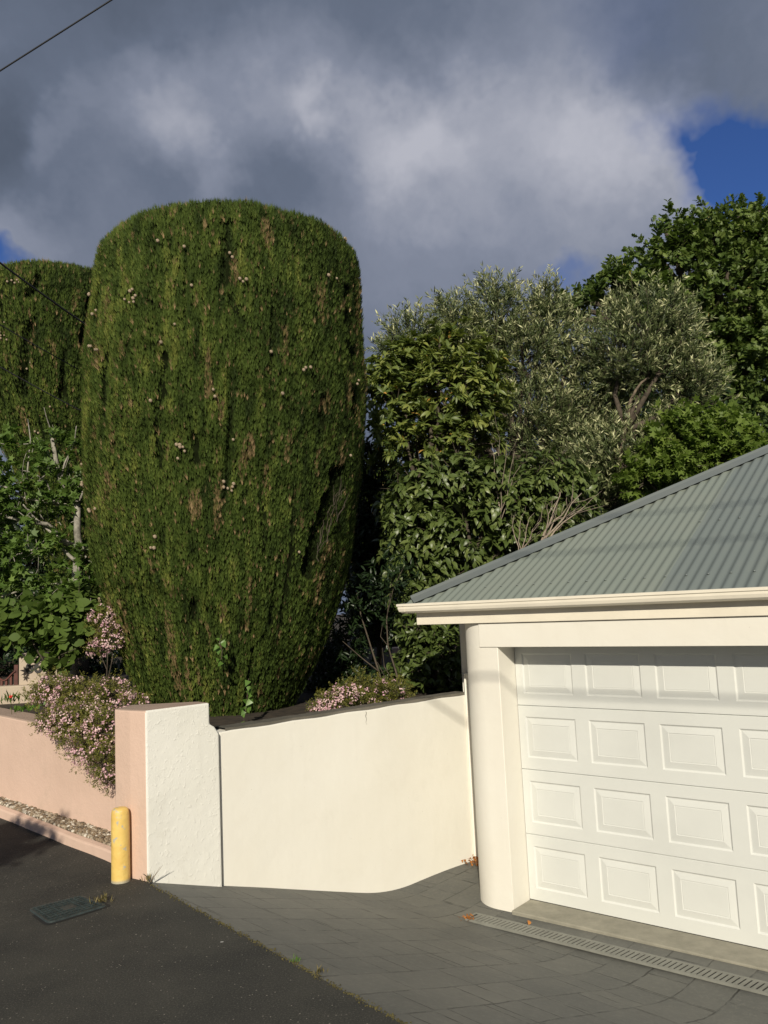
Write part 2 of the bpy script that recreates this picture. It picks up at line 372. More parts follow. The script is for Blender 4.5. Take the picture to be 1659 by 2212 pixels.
def blobs_px(L, D):
    """(px, py, half width px, half height px[, depth]) -> centre, radii"""
    out = []
    for q in L:
        d = q[4] if len(q) > 4 else D
        c = atD(q[0], q[1], d); rx, rz = q[2]*d/F, q[3]*d/F
        out.append((c, A3(rx, (rx+rz)/2*(q[5] if len(q) > 5 else 1), rz)))
    return out
def clump_pts(blobs, n, surf=.55, keep=None):
    """clump roots spread through the blobs' volume, more of them near the surface"""
    w = np.array([r[0]*r[1] + r[1]*r[2] + r[0]*r[2] for c, r in blobs]); w /= w.sum()
    which = rng.choice(len(blobs), n, p=w)
    d = rvec(n); rad = surf + (1-surf)*rng.random(n)**.6
    C = np.array([blobs[i][0] for i in which]); RR = np.array([blobs[i][1] for i in which])
    P = C + d*RR*rad[:,None]
    return P, nrm(d*RR[:, [1,0,2]]*0 + d), which, rad
def foliage(name, tmpl, mt, parent, blobs, n, per, tw, size, up=.5, droop=0, tint=(0,.8), surf=.55, splay=1.0, special=0, face_up=.5, topglow=0, flatten=0, tip=0.):
    P, O, which, rad = clump_pts(blobs, n, surf)
    D = nrm(O*.75 + A3(0,0,up) + rvec(n)*.55)
    L = tw*(.6 + .8*rng.random(n))
    t = tip + (1-tip)*rng.random((n, per)); t = np.sort(t, axis=1)
    pos = P[:,None,:] + D[:,None,:]*(L[:,None,None]*t[:,:,None]) + A3(0,0,-1)*(droop*(t**2)[:,:,None]*L[:,None,None])
    side = rvec(n*per).reshape(n, per, 3)
    side = nrm(side - D[:,None,:]*np.sum(side*D[:,None,:], axis=2, keepdims=True))
    TT = nrm(D[:,None,:]*.6 + side*.8*splay + A3(0,0,-droop*.6))
    NN = nrm(side*.35 + A3(0,0,1)*face_up + O[:,None,:]*.5 + rvec(n*per).reshape(n,per,3)*.35)
    S = size*(.6 + .7*rng.random((n, per)))
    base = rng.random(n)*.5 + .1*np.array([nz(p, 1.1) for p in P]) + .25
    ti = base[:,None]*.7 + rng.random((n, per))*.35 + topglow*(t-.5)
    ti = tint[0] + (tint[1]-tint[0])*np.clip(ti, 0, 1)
    if special:
        msk = rng.random((n, per)) < special; ti[msk] = .95 + .05*rng.random(msk.sum())
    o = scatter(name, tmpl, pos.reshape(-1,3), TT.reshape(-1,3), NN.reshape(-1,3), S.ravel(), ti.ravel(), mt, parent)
    return o, P, D, L
def limbs(name, parent, base, blobs, P, D, L, mt, r0_=.08, every=4, twig=.004, fork=None):
    """trunk, limbs to every blob and twigs out to the clumps"""
    mb = MB(); base = np.asarray(base, float)
    top = np.mean([c for c, r in blobs], axis=0)
    fk = fork if fork is not None else base + (top-base)*.45
    mb.tube([base - A3(0,0,.1), base + (fk-base)*.5 + rvec(1)[0]*.04, fk], [r0_*1.15, r0_*.95, r0_*.8], 8)
    for c, r in blobs:
        mid = fk + (c-fk)*.5 + rvec(1)[0]*.12*np.linalg.norm(c-fk)
        q = c + A3(0,0,r[2]*.5)
        mb.tube([fk, mid, c, q], [r0_*.6, r0_*.4, r0_*.25, r0_*.08], 6)
    cs = np.array([c for c, r in blobs])
    for i in range(0, len(P), every):
        j = np.argmin(np.linalg.norm(cs - P[i], axis=1)); a = cs[j] + (P[i]-cs[j])*.25
        mb.tube([a, a + (P[i]-a)*.5 + rvec(1)[0]*.04, P[i], P[i] + D[i]*L[i]*.9], [twig*2, twig*1.6, twig*1.2, twig*.5], 4)
    return mb.build(name, mt, parent, smooth=True, fixn=False)

# ================================================================ SETTING
mb = MB(); g = 150
mb.quad((-g,-g,-1.0), (g,-g,-1.0), (g,g,-1.0), (-g,g,-1.0)); tag(mb.build('ground', M['grnd']), kind='structure')
# footpath: asphalt sheet on the street side
mb = MB()
line = [E0 + SD*12, E0 + SD*5, E0 + SD*2.0, E0 + SD*1.0, E0 + SD*.5 , E0, E0 + ED*2.6, E0 + ED*6, E0 + ED*14]
for i in range(len(line)-1):
    for k in range(14):
        o0 = -.45 if i < 5 else 0
        def pt(b, w): 
            p = b + SN*w; return (p[0], p[1], zstreet(p[0], p[1]))
        w0 = o0 + (14-o0)*(k/14)**1.6; w1 = o0 + (14-o0)*((k+1)/14)**1.6
        a, c = line[i], line[i+1]
        if i == 4: pass
        v0 = 14*(k/14)**1.6; v1 = 14*((k+1)/14)**1.6
        mb.quad(pt(a, w0), pt(c, v0 if i == 4 else w0), pt(c, v1 if i == 4 else w1), pt(a, w1))
tag(mb.build('footpath', M['asphalt'], smooth=True), kind='structure')
# driveway
mb = MB(); nu, nv = 60, 56
A_ = E0 - ED*.05 ; B_ = E0 + ED*9
rows = []
for i in range(nu+1):
    s = -.6 + 9.6*i/nu
    for j in range(nv+1):
        q = .0 + 3.9*j/nv
        p = E0 + ED*s + EM*q
        rows.append((p[0], p[1], zdrive(p[0], p[1]) - (.003 if j == 0 else 0)))
fs = []
for i in range(nu):
    for j in range(nv):
        a = i*(nv+1)+j; p = np.array(rows[a][:2]+(0,))
        # leave out what would lie behind the white wall
        if (p - P1) @ WN < -.45: continue
        fs.append((a, a+1, a+nv+2, a+nv+1))
mb.add(rows, fs); tag(mb.build('driveway', M['stamp'], smooth=True), kind='structure')
# garden bed behind the walls
GZ = .86
WE = A3(.70, 8.06, 0)                       # far end of the white wall
def wl(s): return A3(-1.234, 6.265, 0) + WD*s
mb = MB()
back = [(-14, 30, 1.3), (20, 40, 1.2)]
poly = [tuple(P1 + WD*.1 - WN*.15 + SD*14 + A3(0,0,1.0)), tuple(P1 + WD*.25 - WN*.22 + A3(0,0,GZ-.06)), tuple(wl(.1) - WN*.12 + A3(0,0,GZ-.06)), tuple(WE - WN*.1 + A3(0,0,GZ-.06)), tuple(gp(-.46, 1.2, GZ-.05)), tuple(gp(-.46, 6.3, GZ)), tuple(gp(12, 6.3, GZ)), (30, 30, 1.2), (20, 45, 1.3), (-30, 45, 1.6), (-25, 25, 1.4)]
c0 = (-1.5, 9.5, GZ+.06); mb.add([c0]+poly, [(0, i, i+1) for i in range(1, len(poly))] + [(0, len(poly), 1)])
tag(mb.build('garden_soil', M['soil']), kind='structure')

# ================================================================ WHITE WALL
wall = empty('boundary_wall', wl(.3), 'smooth white rendered boundary wall beside the sloping driveway', 'wall')
ZT = .915
mb = MB(); th = .2
s1 = (WE - wl(0)) @ WD; ns = 24
def zb(p): return zdrive(p[0], p[1]) - .12
vs = []; fs = []
for i in range(ns+1):
    s = -.06 + (s1+.06)*i/ns; f = wl(s) - WN*.045; 
    wob = .004*math.sin(i*1.3)
    vs += [tuple(f + A3(0,0,zb(f))), tuple(f + A3(0,0,ZT+wob)), tuple(f - WN*th + A3(0,0,ZT+wob)), tuple(f - WN*th + A3(0,0,zb(f)))]
for i in range(ns):
    for k in range(4):
        fs.append((i*4+k, i*4+(k+1) % 4, (i+1)*4+(k+1) % 4, (i+1)*4+k))
fs += [(0,1,2,3), tuple(ns*4+k for k in (3,2,1,0))]
mb.add(vs, fs); mb.build('wall_render', M['white'], wall, bevel=.008)
mb = MB(); vs = []; fs = []
for i in range(60):
    s = 0 + s1*i/59; f = wl(s) - WN*.053; j = .003*nz((s*9,0,1)); h = .022 + .008*nz((s*14, 3, 0))
    vs += [tuple(f - WN*(.005+abs(j)*2) + A3(0,0,ZT-.001)), tuple(f - WN*(.012+abs(j)*3) + A3(0,0,ZT+h)), tuple(f - WN*.17 + A3(0,0,ZT+h)), tuple(f - WN*.18 + A3(0,0,ZT-.001))]
for i in range(59):
    for k in range(3): fs.append((i*4+k, i*4+k+1, i*4+k+5, i*4+k+4))
mb.add(vs, fs); mb.build('wall_top', M['coping'], wall)
mb = MB(); c = wl(2.0*.62)  # hairline crack
pc = atD(790, 1533, (wl(1.5))[1])
q = [None]*9
base_s = None
for s in np.linspace(.5, 3, 400):
    if proj(wl(s) - WN*.045 + A3(0,0,ZT-.02))[0] >= 790: base_s = s; break
pts = [wl(base_s + .006*math.sin(i*1.7)) - WN*.0435 + A3(0,0,ZT-.012-.014*i) for i in range(9)]
mb.tube(pts, [.0022, .002, .003, .002, .0015, .0015, .001, .001, .0005], 4); mb.build('crack', M['coping'], wall)

# ================================================================ PILLAR
pil = empty('gate_pillar', P1, 'square stucco pillar with white front and pink street side at driveway corner', 'pillar')
def along(p, d, px, z):
    lo, hi = 0., 1.5
    a = proj(p + A3(0,0,z))[0]
    for _ in range(50):
        m_ = (lo+hi)/2
        if (proj(p + d*m_ + A3(0,0,z))[0] - px) * (a - px) > 0: lo = m_
        else: hi = m_
    return p + d*lo
Wr = wl(0)
Wr = along(P1, WD, 478, .3)
dB = A3(-.86, .50, 0); dB /= np.linalg.norm(dB)
Pb = along(P1, dB, 283, .3)
dA = A3(-.8, .60, 0); dA /= np.linalg.norm(dA)
Pa = along(Pb, dA, 249, .3)
zt_ = 1.8 - (1530-1333)*5.833/F + .0
zs_ = 1.8 - (1570-1325)*6.25/F
Pbk = Pa + A3(.03,.28,0); Wbk = Wr - WN*.16
Pm = Wr - WD*.075
def ring(z, wr, inset=0): return [P1, Pb, Pa, Pbk, (Wbk if wr is Wr else Wbk - WD*.075), wr]
rings = []
for z, w in ((-.35, Wr), (zs_-.02, Wr), (zs_+.035, Wr - WD*.035), (zs_+.06, Pm), (zt_, Pm)):
    bk = Wbk - (Wr - w)
    rings.append([p + A3(0,0,z) for p in (P1, Pb, Pa, Pbk, bk, w)])
rings[-1][3] = rings[-1][3] + A3(0,0,-.005)
mb = MB(); vs = [p for r_ in rings for p in r_]
for i in range(4):
    for k in range(6):
        k2 = (k+1) % 6
        mb.f.append((i*6+k, i*6+k2, (i+1)*6+k2, (i+1)*6+k)); mb.m.append(0 if k in (5, 4) else 1)
mb.v = [tuple(p) for p in vs]
mb.f.append(tuple(24+k for k in range(6))); mb.m.append(2)
mb.f.append(tuple(k for k in range(6))[::-1]); mb.m.append(1)
po = mb.build('pillar_body', [M['stucco'], M['pink'], M['pinktop']], pil, bevel=.014, seg=3)

# ================================================================ PINK WALL, KERB, GRAVEL
B0 = atz(246, 1806, .09); B1 = atz(0, 1732, .13)
pd = B1 - B0; pd[2] = 0; pl_ = np.linalg.norm(pd); pd /= pl_; pn = A3(pd[1], -pd[0], 0)
if pn[1] < 0: pn = -pn
za = 1.8 - (1587-1337)*B0[1]/F; zb_ = 1.8 - (1541-1348)*B1[1]/F; sl = (zb_-za)/pl_
mb = MB(); o = A3(B0[0], B0[1], 0); ax = pd*9 + A3(0,0,sl*9)
mb.box(o - pd*.35 + A3(0,0,-.2-sl*.35), ax, pn*.26, A3(0,0,za+.2))
pw = mb.build('street_wall', [M['pink'], M['pinktop']], bevel=.02, seg=3)
for p in pw.data.polygons:
    if p.normal[2] > .7: p.material_index = 1
tag(pw, 'low pink rendered garden wall along the footpath', 'wall')
K0 = atz(243, 1867, zstreet(-2.1, 6.2)); K1 = atz(0, 1767, zstreet(-3.6, 7.7))
kd = K1 - K0; kd[2] = 0; kl = np.linalg.norm(kd); kd /= kl; kn = A3(kd[1], -kd[0], 0)
if kn[1] < 0: kn = -kn
mb = MB(); vs = []; fs = []
for i in range(41):
    s = -.25 + 8*i/40; p = A3(K0[0], K0[1], 0) + kd*s + kn*.012*nz((s*2, 0, 0)); z = zstreet(p[0], p[1])
    vs += [p + A3(0,0,z-.15), p + kn*.012 + A3(0,0,z+.072+.008*nz((s*3,1,0))), p + kn*.075 + A3(0,0,z+.082), p + kn*.09 + A3(0,0,z-.1)]
for i in range(40):
    for k in range(3): fs.append((i*4+k, i*4+k+1, i*4+k+5, i*4+k+4))
mb.add(vs, fs + [(0,1,2,3)]); tag(mb.build('kerb_edging', M['pink'], smooth=False, bevel=.012), 'low pink concrete kerb edging a gravel strip', 'kerb')
# gravel strip
def T_stone():
    v = []; f = []
    for k, (z, r_) in enumerate(((-.3, .35), (.05, .5), (.3, .3))):
        for i in range(6):
            a = 2*math.pi*(i+.3*k)/6; v.append((math.cos(a)*r_, math.sin(a)*r_*.8, z))
    for k in range(2):
        for i in range(6): f.append((k*6+i, k*6+(i+1) % 6, k*6+6+(i+1) % 6, k*6+6+i))
    f.append(tuple(range(12, 18)))
    return np.array(v, float), f
n = 7000; s = rng.random(n)*4.2 - .1; w = rng.random(n)
k0 = A3(K0[0], K0[1], 0); PP = []
for i in range(n):
    a = k0 + kd*s[i] + kn*.085
    # distance to the pink wall front
    dist = (o - a) @ pn / max(1e-6, kn @ pn)
    PP.append(a + kn*dist*w[i])
PP = np.array(PP); PP[:,2] = [zstreet(p[0], p[1]) + .07 for p in PP]; PP[:,2] += rng.random(n)*.02
tag(scatter('gravel', T_stone(), PP, nrm(rng.normal(size=(n,3))*A3(1,1,.2)), nrm(A3(0,0,1)+rvec(n)*.3), .014+.034*rng.random(n)**1.5, rng.random(n), M['gravel']), kind='stuff')
mb = MB(); a = k0 + kd*-.2 + kn*.07; bq = k0 + kd*8 + kn*.07
mb.quad(a + A3(0,0,.068), bq + A3(0,0,.068+.028*8), bq + kn*1.0 + A3(0,0,.068+.028*8), a + kn*.8 + A3(0,0,.068)); tag(mb.build('gravel_bed_soil', M['soil']), kind='structure')

# ================================================================ BOLLARD
bo = atz(261, 1905, 0.0)
bq = empty('bollard', bo, 'short chipped yellow bollard standing against the pink pillar', 'bollard')
mb = MB(); zz = [-.05, 0, .015, .25, .455, .478, .495, .498]; rr = [.064, .064, .063, .062, .062, .058, .045, .012]
nseg = 28; vs = []; fs = []
for k, (z, r_) in enumerate(zip(zz, rr)):
    for i in range(nseg):
        a = 2*math.pi*i/nseg; w = 1 + .02*nz((math.cos(a)*2, math.sin(a)*2, z*9))
        vs.append(bo + A3(math.cos(a)*r_*w, math.sin(a)*r_*w, z))
for k in range(len(zz)-1):
    for i in range(nseg): fs.append((k*nseg+i, k*nseg+(i+1) % nseg, (k+1)*nseg+(i+1) % nseg, (k+1)*nseg+i))
fs.append(tuple((len(zz)-1)*nseg+i for i in range(nseg)))
mb.add(vs, fs); ob = mb.build('post', M['yellow'], bq, smooth=True)
sb_ = ob.modifiers.new('s', 'SUBSURF'); sb_.levels = sb_.render_levels = 1

# ================================================================ METER COVER
cc = [atz(x, y, 0) for x, y in ((57,1966), (178,1936), (237,1958), (103,1999))]
ctr = sum(cc)/4
cov = empty('access_cover', ctr, 'dark ribbed metal access cover set in the asphalt footpath', 'access cover')
def cq(a, b): return cc[0]*(1-a)*(1-b) + cc[1]*a*(1-b) + cc[2]*a*b + cc[3]*(1-a)*b
mb = MB(); vs = []
def rrect(e, z, n=5):
    out = []
    for (ca, cb, a0) in ((1-e, 1-e, 0), (e, 1-e, 90), (e, e, 180), (1-e, e, 270)):
        for i in range(n):
            t = R(a0 + 90*i/(n-1)); rr_ = .10
            out.append(cq(ca - rr_*np.sign(ca-.5) + rr_*math.cos(t)*1, cb - rr_*1.0*np.sign(cb-.5) + rr_*math.sin(t)) + A3(0,0,z))
    return out
out = rrect(-.035, .003); mb.add(out, [tuple(range(len(out)))]); mb.build('gap_shade_sheet', M['dark'], cov)  # flat near-black sheet, painted shade for the gap round the cover
mb = MB(); a = rrect(.015, .004); b2 = rrect(.03, .012); k = len(a)
mb.add(a+b2, [(i, (i+1) % k, k+(i+1) % k, k+i) for i in range(k)] + [tuple(range(k, 2*k))])
for i in range(-6, 16):
    for fam in (0, 1):
        # two families of raised ribs
        for seg in range(14):
            t0, t1 = seg/14, (seg+.8)/14
            if fam == 0: p, q2 = (t0, i/9), (t1, i/9)
            else: p, q2 = (i/9, t0), (i/9, t1)
            if not (.07 < p[0] < .93 and .09 < p[1] < .9 and .07 < q2[0] < .93 and .09 < q2[1] < .9): continue
            if abs(p[0]-.5) < .12 and abs(p[1]-.5) < .16: continue
            A1, A2 = cq(*p) + A3(0,0,.014), cq(*q2) + A3(0,0,.014)
            mb.tube([A1, A2], .0035, 4)
mb.build('cover_plate', M['cover'], cov)

# ================================================================ GARAGE
gar = empty('garage', gp(0, 0, FLOOR), 'cream rendered garage with rounded corner pier and grey green corrugated hip roof', 'garage')
DW = 5.04
# rounded pier
mb = MB(); plan = [(0, .30), (0, 0), (-.15, 0)]
for i in range(1, 15):
    a = R(90*i/14); plan.append((-.15 - .29*math.sin(a), .29 - .29*math.cos(a)))
plan.append((-.44, .9)); plan.append((-.24, .9)); plan.append((-.24, .30))
def prism(mb, plan, z0, z1, m=0, arc=()):
    k = len(plan); vs = [gp(u, w, z0) for u, w in plan] + [gp(u, w, z1) for u, w in plan]
    mb.add(vs, [(i, (i+1) % k, k+(i+1) % k, k+i) for i in range(k)] + [tuple(range(k))[::-1], tuple(range(k, 2*k))], m)
prism(mb, plan, -.72, 1.619); po = mb.build('corner_pier', M['cream'], gar, bevel=.006)
for p in po.data.polygons: p.use_smooth = True
po.data.set_sharp_from_angle(angle=R(30))
mb = MB(); plan2 = [(DW-u, w) for u, w in plan]; prism(mb, plan2, -.72, 1.619); mb.build('right_pier', M['cream'], gar)
mb = MB()
mb.gbox(-.44, -.24, .9, 6.2, -.8, 1.618); mb.gbox(DW+.24, DW+.44, .9, 6.2, -.8, 1.618); mb.gbox(-.238, DW+.238, 6.0, 6.2, -.8, 1.618)
mb.build('wall', M['cream'], gar)
mb = MB(); mb.gbox(-.167, DW+.167, -.010, .20, 1.426, 1.6185); mb.build('lintel', M['cream'], gar, bevel=.004)
mb = MB(); mb.gbox(-.786, DW+.786, -.03, 6.6, 1.622, 1.725); mb.build('fascia_and_soffit', M['beam'], gar, bevel=.003)
mb = MB(); mb.gbox(.001, DW-.001, -.035, .33, -.75, -.5965); mb.build('threshold', M['conc'], gar, bevel=.008)
# gutter: ogee profile swept round the eaves
prof = [(.0, 1.730), (.045, 1.724), (.072, 1.728), (.092, 1.742), (.100, 1.765), (.100, 1.782), (.108, 1.788), (.108, 1.806), (.098, 1.809), (.094, 1.80), (.094, 1.775), (.085, 1.75), (.0, 1.742)]
def sweep(mb, a, b, out, mit_a=0, mit_b=0):
    k = len(prof); d = nrm(b-a); vs = []
    for p, s_ in ((a, mit_a), (b, mit_b)):
        for o_, z in prof: vs.append(p + out*o_ + d*s_*o_ + A3(0,0,z))
    mb.add(vs, [(i, (i+1) % k, k+(i+1) % k, k+i) for i in range(k)] + [tuple(range(k))[::-1], tuple(range(k, 2*k))])
mb = MB()
sweep(mb, gp(-.81, -.031), gp(DW+.81, -.031), -V, -1, 1)
mb.build('front_gutter', M['trim'], gar)
mb = MB(); sweep(mb, gp(-.81, 6.6), gp(-.81, -.031), -U, 0, 1); mb.build('side_gutter', M['trim'], gar)
mb = MB()
k = len(prof)
for du, sc_ in ((-.79, 1.04), (-.80, 1.05)):
    pass
a = gp(-.845, -.031); vs = []
for s_ in (0, .012):
    for o_, z in prof[:9]: vs.append(a + U*s_ - V*(o_*1.03+.002) + A3(0,0,z-.002 if z < 1.75 else z+.001))
mb.add(vs, [(i, i+1, 9+i+1, 9+i) for i in range(8)]); mb.build('gutter_joint', M['trim'], gar)
# roof
SLP = .516; EW = -.115; EU = -.895; EZ = 1.800; HALF = (DW+1.79)/2
def roof_face(name, org, du, dw, width, depth, seed):
    """corrugated face: du along the eave, dw up the slope (plan)"""
    step = .0095; nc = int(width/step); vs = []; fs = []; ti = []
    rng2 = random.Random(seed); tl = [rng2.random() for _ in range(40)]
    if seed == 1: tl[:9] = [.2, .1, .25, .78, .7, .8, .65, .7, .8]
    for i in range(nc+1):
        u = i*step; lim = max(0.001, min(u, width-u, depth)); 
        h = .0085*math.cos(2*math.pi*u/.076)
        for j in range(4):
            w = lim*j/3
            vs.append(org + du*u + dw*w + A3(0,0, w*SLP + h))
    for i in range(nc):
        for j in range(3):
            a = i*4+j; fs.append((a, a+4, a+5, a+1)); ti.append(tl[int(i*step/.762) % 40])
    me = bpy.data.meshes.new(name); me.from_pydata([tuple(p) for p in vs], [], fs)
    at = me.attributes.new('tint', 'FLOAT', 'FACE'); at.data.foreach_set('value', ti)
    me.polygons.foreach_set('use_smooth', [True]*len(fs)); me.update()
    return link(name, me, gar, [M['roof']])
WID = DW+1.79; DEP = 6.85
rf = roof_face('front_roof_slope', gp(EU, EW, EZ), U, V, WID, WID/2, 1)
roof_face('left_roof_slope', gp(EU, EW+DEP, EZ), -V, U, DEP, DEP/2, 2)
roof_face('right_roof_slope', gp(EU+WID, EW, EZ), V, -U, DEP, DEP/2, 3)
roof_face('rear_roof_slope', gp(EU+WID, EW+DEP, EZ), -U, -V, WID, WID/2, 4)
# hip caps
def hipcap(name, a, dirn, fl, fr, L):
    dirn = nrm(dirn); mb = MB(); vs = []
    n1 = nrm(fl); n2 = nrm(fr)
    for s_ in (0, L):
        c_ = a + dirn*s_
        rl = [c_ + n1*.131 + A3(0,0,.0155), c_ + n1*.13 + A3(0,0,.016), c_ + n1*.03 + A3(0,0,.026), c_ + A3(0,0,.040), c_ + n2*.03 + A3(0,0,.026), c_ + n2*.13 + A3(0,0,.016), c_ + n2*.131 + A3(0,0,.0155)]
        vs += rl
    mb.add(vs, [(i, i+1, 8+i, 7+i) for i in range(6)])
    return mb.build(name, M['roof_cap'], gar)
m2 = M['roof'].copy(); m2.name = 'hip_cap_steel'; M['roof_cap'] = m2
for nd_ in m2.node_tree.nodes:
    if nd_.type == 'VALTORGB' and len(nd_.color_ramp.elements) == 3:
        for e in nd_.color_ramp.elements: e.color = (.165,.185,.18,1)
hd = nrm(U+V + A3(0,0,SLP))
Lh = 4.75*1.06
perp_f = nrm(U*1 - V*1 + A3(0,0,0))    # across the front face side
def capflange(du, dw):                  # direction lying in a face, square to the hip
    nface = nrm(np.cross(du, dw + A3(0,0,SLP))); 
    t = np.cross(nface, hd); return t
fl = capflange(U, V); fl = fl if (fl @ (U-V)) > 0 else -fl
fr = capflange(-V, U); fr = fr if (fr @ (V-U)) > 0 else -fr
hipcap('hip_cap', gp(EU, EW, EZ+.002) + hd*.10, hd, fr, fl, Lh-.1)
# screws
sm = MB(); 
for z_, r_ in ((0, .011), (.004, .010), (.0041, .006), (.010, .005)):
    pass
sm.tube([A3(0,0,0), A3(0,0,.003), A3(0,0,.0031), A3(0,0,.009)], [.010, .009, .005, .004], 8)
sme = bpy.data.meshes.new('roof_screw'); sme.from_pydata(sm.v, [], sm.f); sme.materials.append(M['screw']); sme.update()
gloc = np.array(gar.location)
for w, k0_, k1_ in ((.20, 5, 24), (1.05, 15, 30)):
    for i in range(k0_, k1_):
        u = .152*i
        if w > u-.16: continue
        so = bpy.data.objects.new('roof_screw', sme); COL.objects.link(so); so.parent = rf
        so.location = Vector(gp(EU+u, EW+w, EZ + w*SLP + .0085)); so.rotation_euler = (R(-14), R(16), 0)
# door sections
dr = link('door', bpy.data.meshes.new('door'), gar)
dm = MB(); dm.gbox(-.02, DW+.02, .27, .31, FLOOR+.001, FLOOR+2.07); 
bpy.data.objects.remove(dr); dr = dm.build('door', M['door'], gar)
def section(z0):
    mb = MB(); H = .508; W0 = .253
    def Pt(u, z, d): return gp(u, W0 + d, z0 + max(z, -.001 if d > .01 else .003))
    xs = [.004]; 
    pan = [(.066 + .56*k, .066 + .56*k + .447) for k in range(9)]
    zlo, zhi = .094, .420
    # front face strips round the panels
    xe = [.004] + [x for p in pan for x in p] + [DW-.004]
    mb.quad(Pt(xe[0], .0, 0), Pt(xe[-1], .0, 0), Pt(xe[-1], zlo, 0), Pt(xe[0], zlo, 0))
    mb.quad(Pt(xe[0], zhi, 0), Pt(xe[-1], zhi, 0), Pt(xe[-1], H-.006, 0), Pt(xe[0], H-.006, 0))
    for i in range(0, len(xe)-1, 2):
        mb.quad(Pt(xe[i], zlo, 0), Pt(xe[i+1], zlo, 0), Pt(xe[i+1], zhi, 0), Pt(xe[i], zhi, 0))
    # top and bottom rolled edges, top one tucks under the section above
    mb.quad(Pt(xe[0], H-.006, 0), Pt(xe[-1], H-.006, 0), Pt(xe[-1], H+.003, .016), Pt(xe[0], H+.003, .016))
    mb.quad(Pt(xe[0], 0, 0), Pt(xe[-1], 0, 0), Pt(xe[-1], -.001, .016), Pt(xe[0], -.001, .016))
    for a, b_ in pan:
        pr = [(0, 0), (.010, .009), (.014, .0095), (.060, .002), (.064, .006), (.068, .0045)]
        for (i0, d0), (i1, d1) in zip(pr[:-1], pr[1:]):
            o_ = [(a+i0, zlo+i0), (b_-i0, zlo+i0), (b_-i0, zhi-i0), (a+i0, zhi-i0)]
            n_ = [(a+i1, zlo+i1), (b_-i1, zlo+i1), (b_-i1, zhi-i1), (a+i1, zhi-i1)]
            for k in range(4):
                k2 = (k+1) % 4
                mb.quad(Pt(*o_[k], d0), Pt(*o_[k2], d0), Pt(*n_[k2], d1), Pt(*n_[k], d1))
        i1, d1 = pr[-1]
        mb.quad(Pt(a+i1, zlo+i1, d1), Pt(b_-i1, zlo+i1, d1), Pt(b_-i1, zhi-i1, d1), Pt(a+i1, zhi-i1, d1))
    return mb
for k in range(4):
    section(FLOOR + .006 + .51*k).build('door_section', M['door'], dr, fixn=True)
mb = MB(); mb.gbox(.0, DW, .255, .268, FLOOR+.0005, FLOOR+.010); mb.build('bottom_seal', M['dark'], dr)

# white post at the end of the wall, in front of the garage side
mb = MB(); pa = atD(1003, 1700, 8.0); pb_ = atD(1036, 1700, 8.0); 
mb.box(A3(pa[0]+.052, 7.97, -.75), A3(pb_[0]-pa[0]+.05, 0, 0), A3(0,.08,0), A3(0,0,1.87)); 
tag(mb.build('wall_end_post', M['cream'], bevel=.005), 'narrow cream post closing the gap between white wall and garage', 'post')
mb = MB(); pa = atD(994, 1400, 8.15); mb.box(A3(pa[0], 8.07, -.8), A3(.5, 0, 0), A3(0,.06,0), A3(0,0,2.42)); 
mb.build('side_panel', M['cream'], gar)

# drain grate
dg = empty('drain_grate', gp(1.5, -.27, -.61), 'long slotted grey metal drain grate across the driveway before the garage door', 'drain')
DZ = -.6105; du0, du1, dw0, dw1 = -.21, 5.3, -.345, -.195
mb = MB(); mb.quad(gp(du0, dw0, DZ), gp(du1, dw0, DZ), gp(du1, dw1, DZ), gp(du0, dw1, DZ)); mb.build('channel_shade', M['dark'], dg)  # no recess here: near-black sheet stands in for the shade below the slots
mb = MB(); 
mb.gbox(du0, du1, dw0, dw0+.016, DZ-.01, DZ+.007); mb.gbox(du0, du1, dw1-.016, dw1, DZ-.01, DZ+.007); mb.gbox(du0-.012, du0, dw0, dw1, DZ-.01, DZ+.007)
u = du0+.01
while u < du1-.02:
    mb.box(gp(u, dw0+.016, DZ+.001), U*.021, (V*(dw1-dw0-.034) + U*.022), A3(0,0,.0055))
    u += .036
mb.build('slotted_plate', M['grate'], dg, fixn=False)

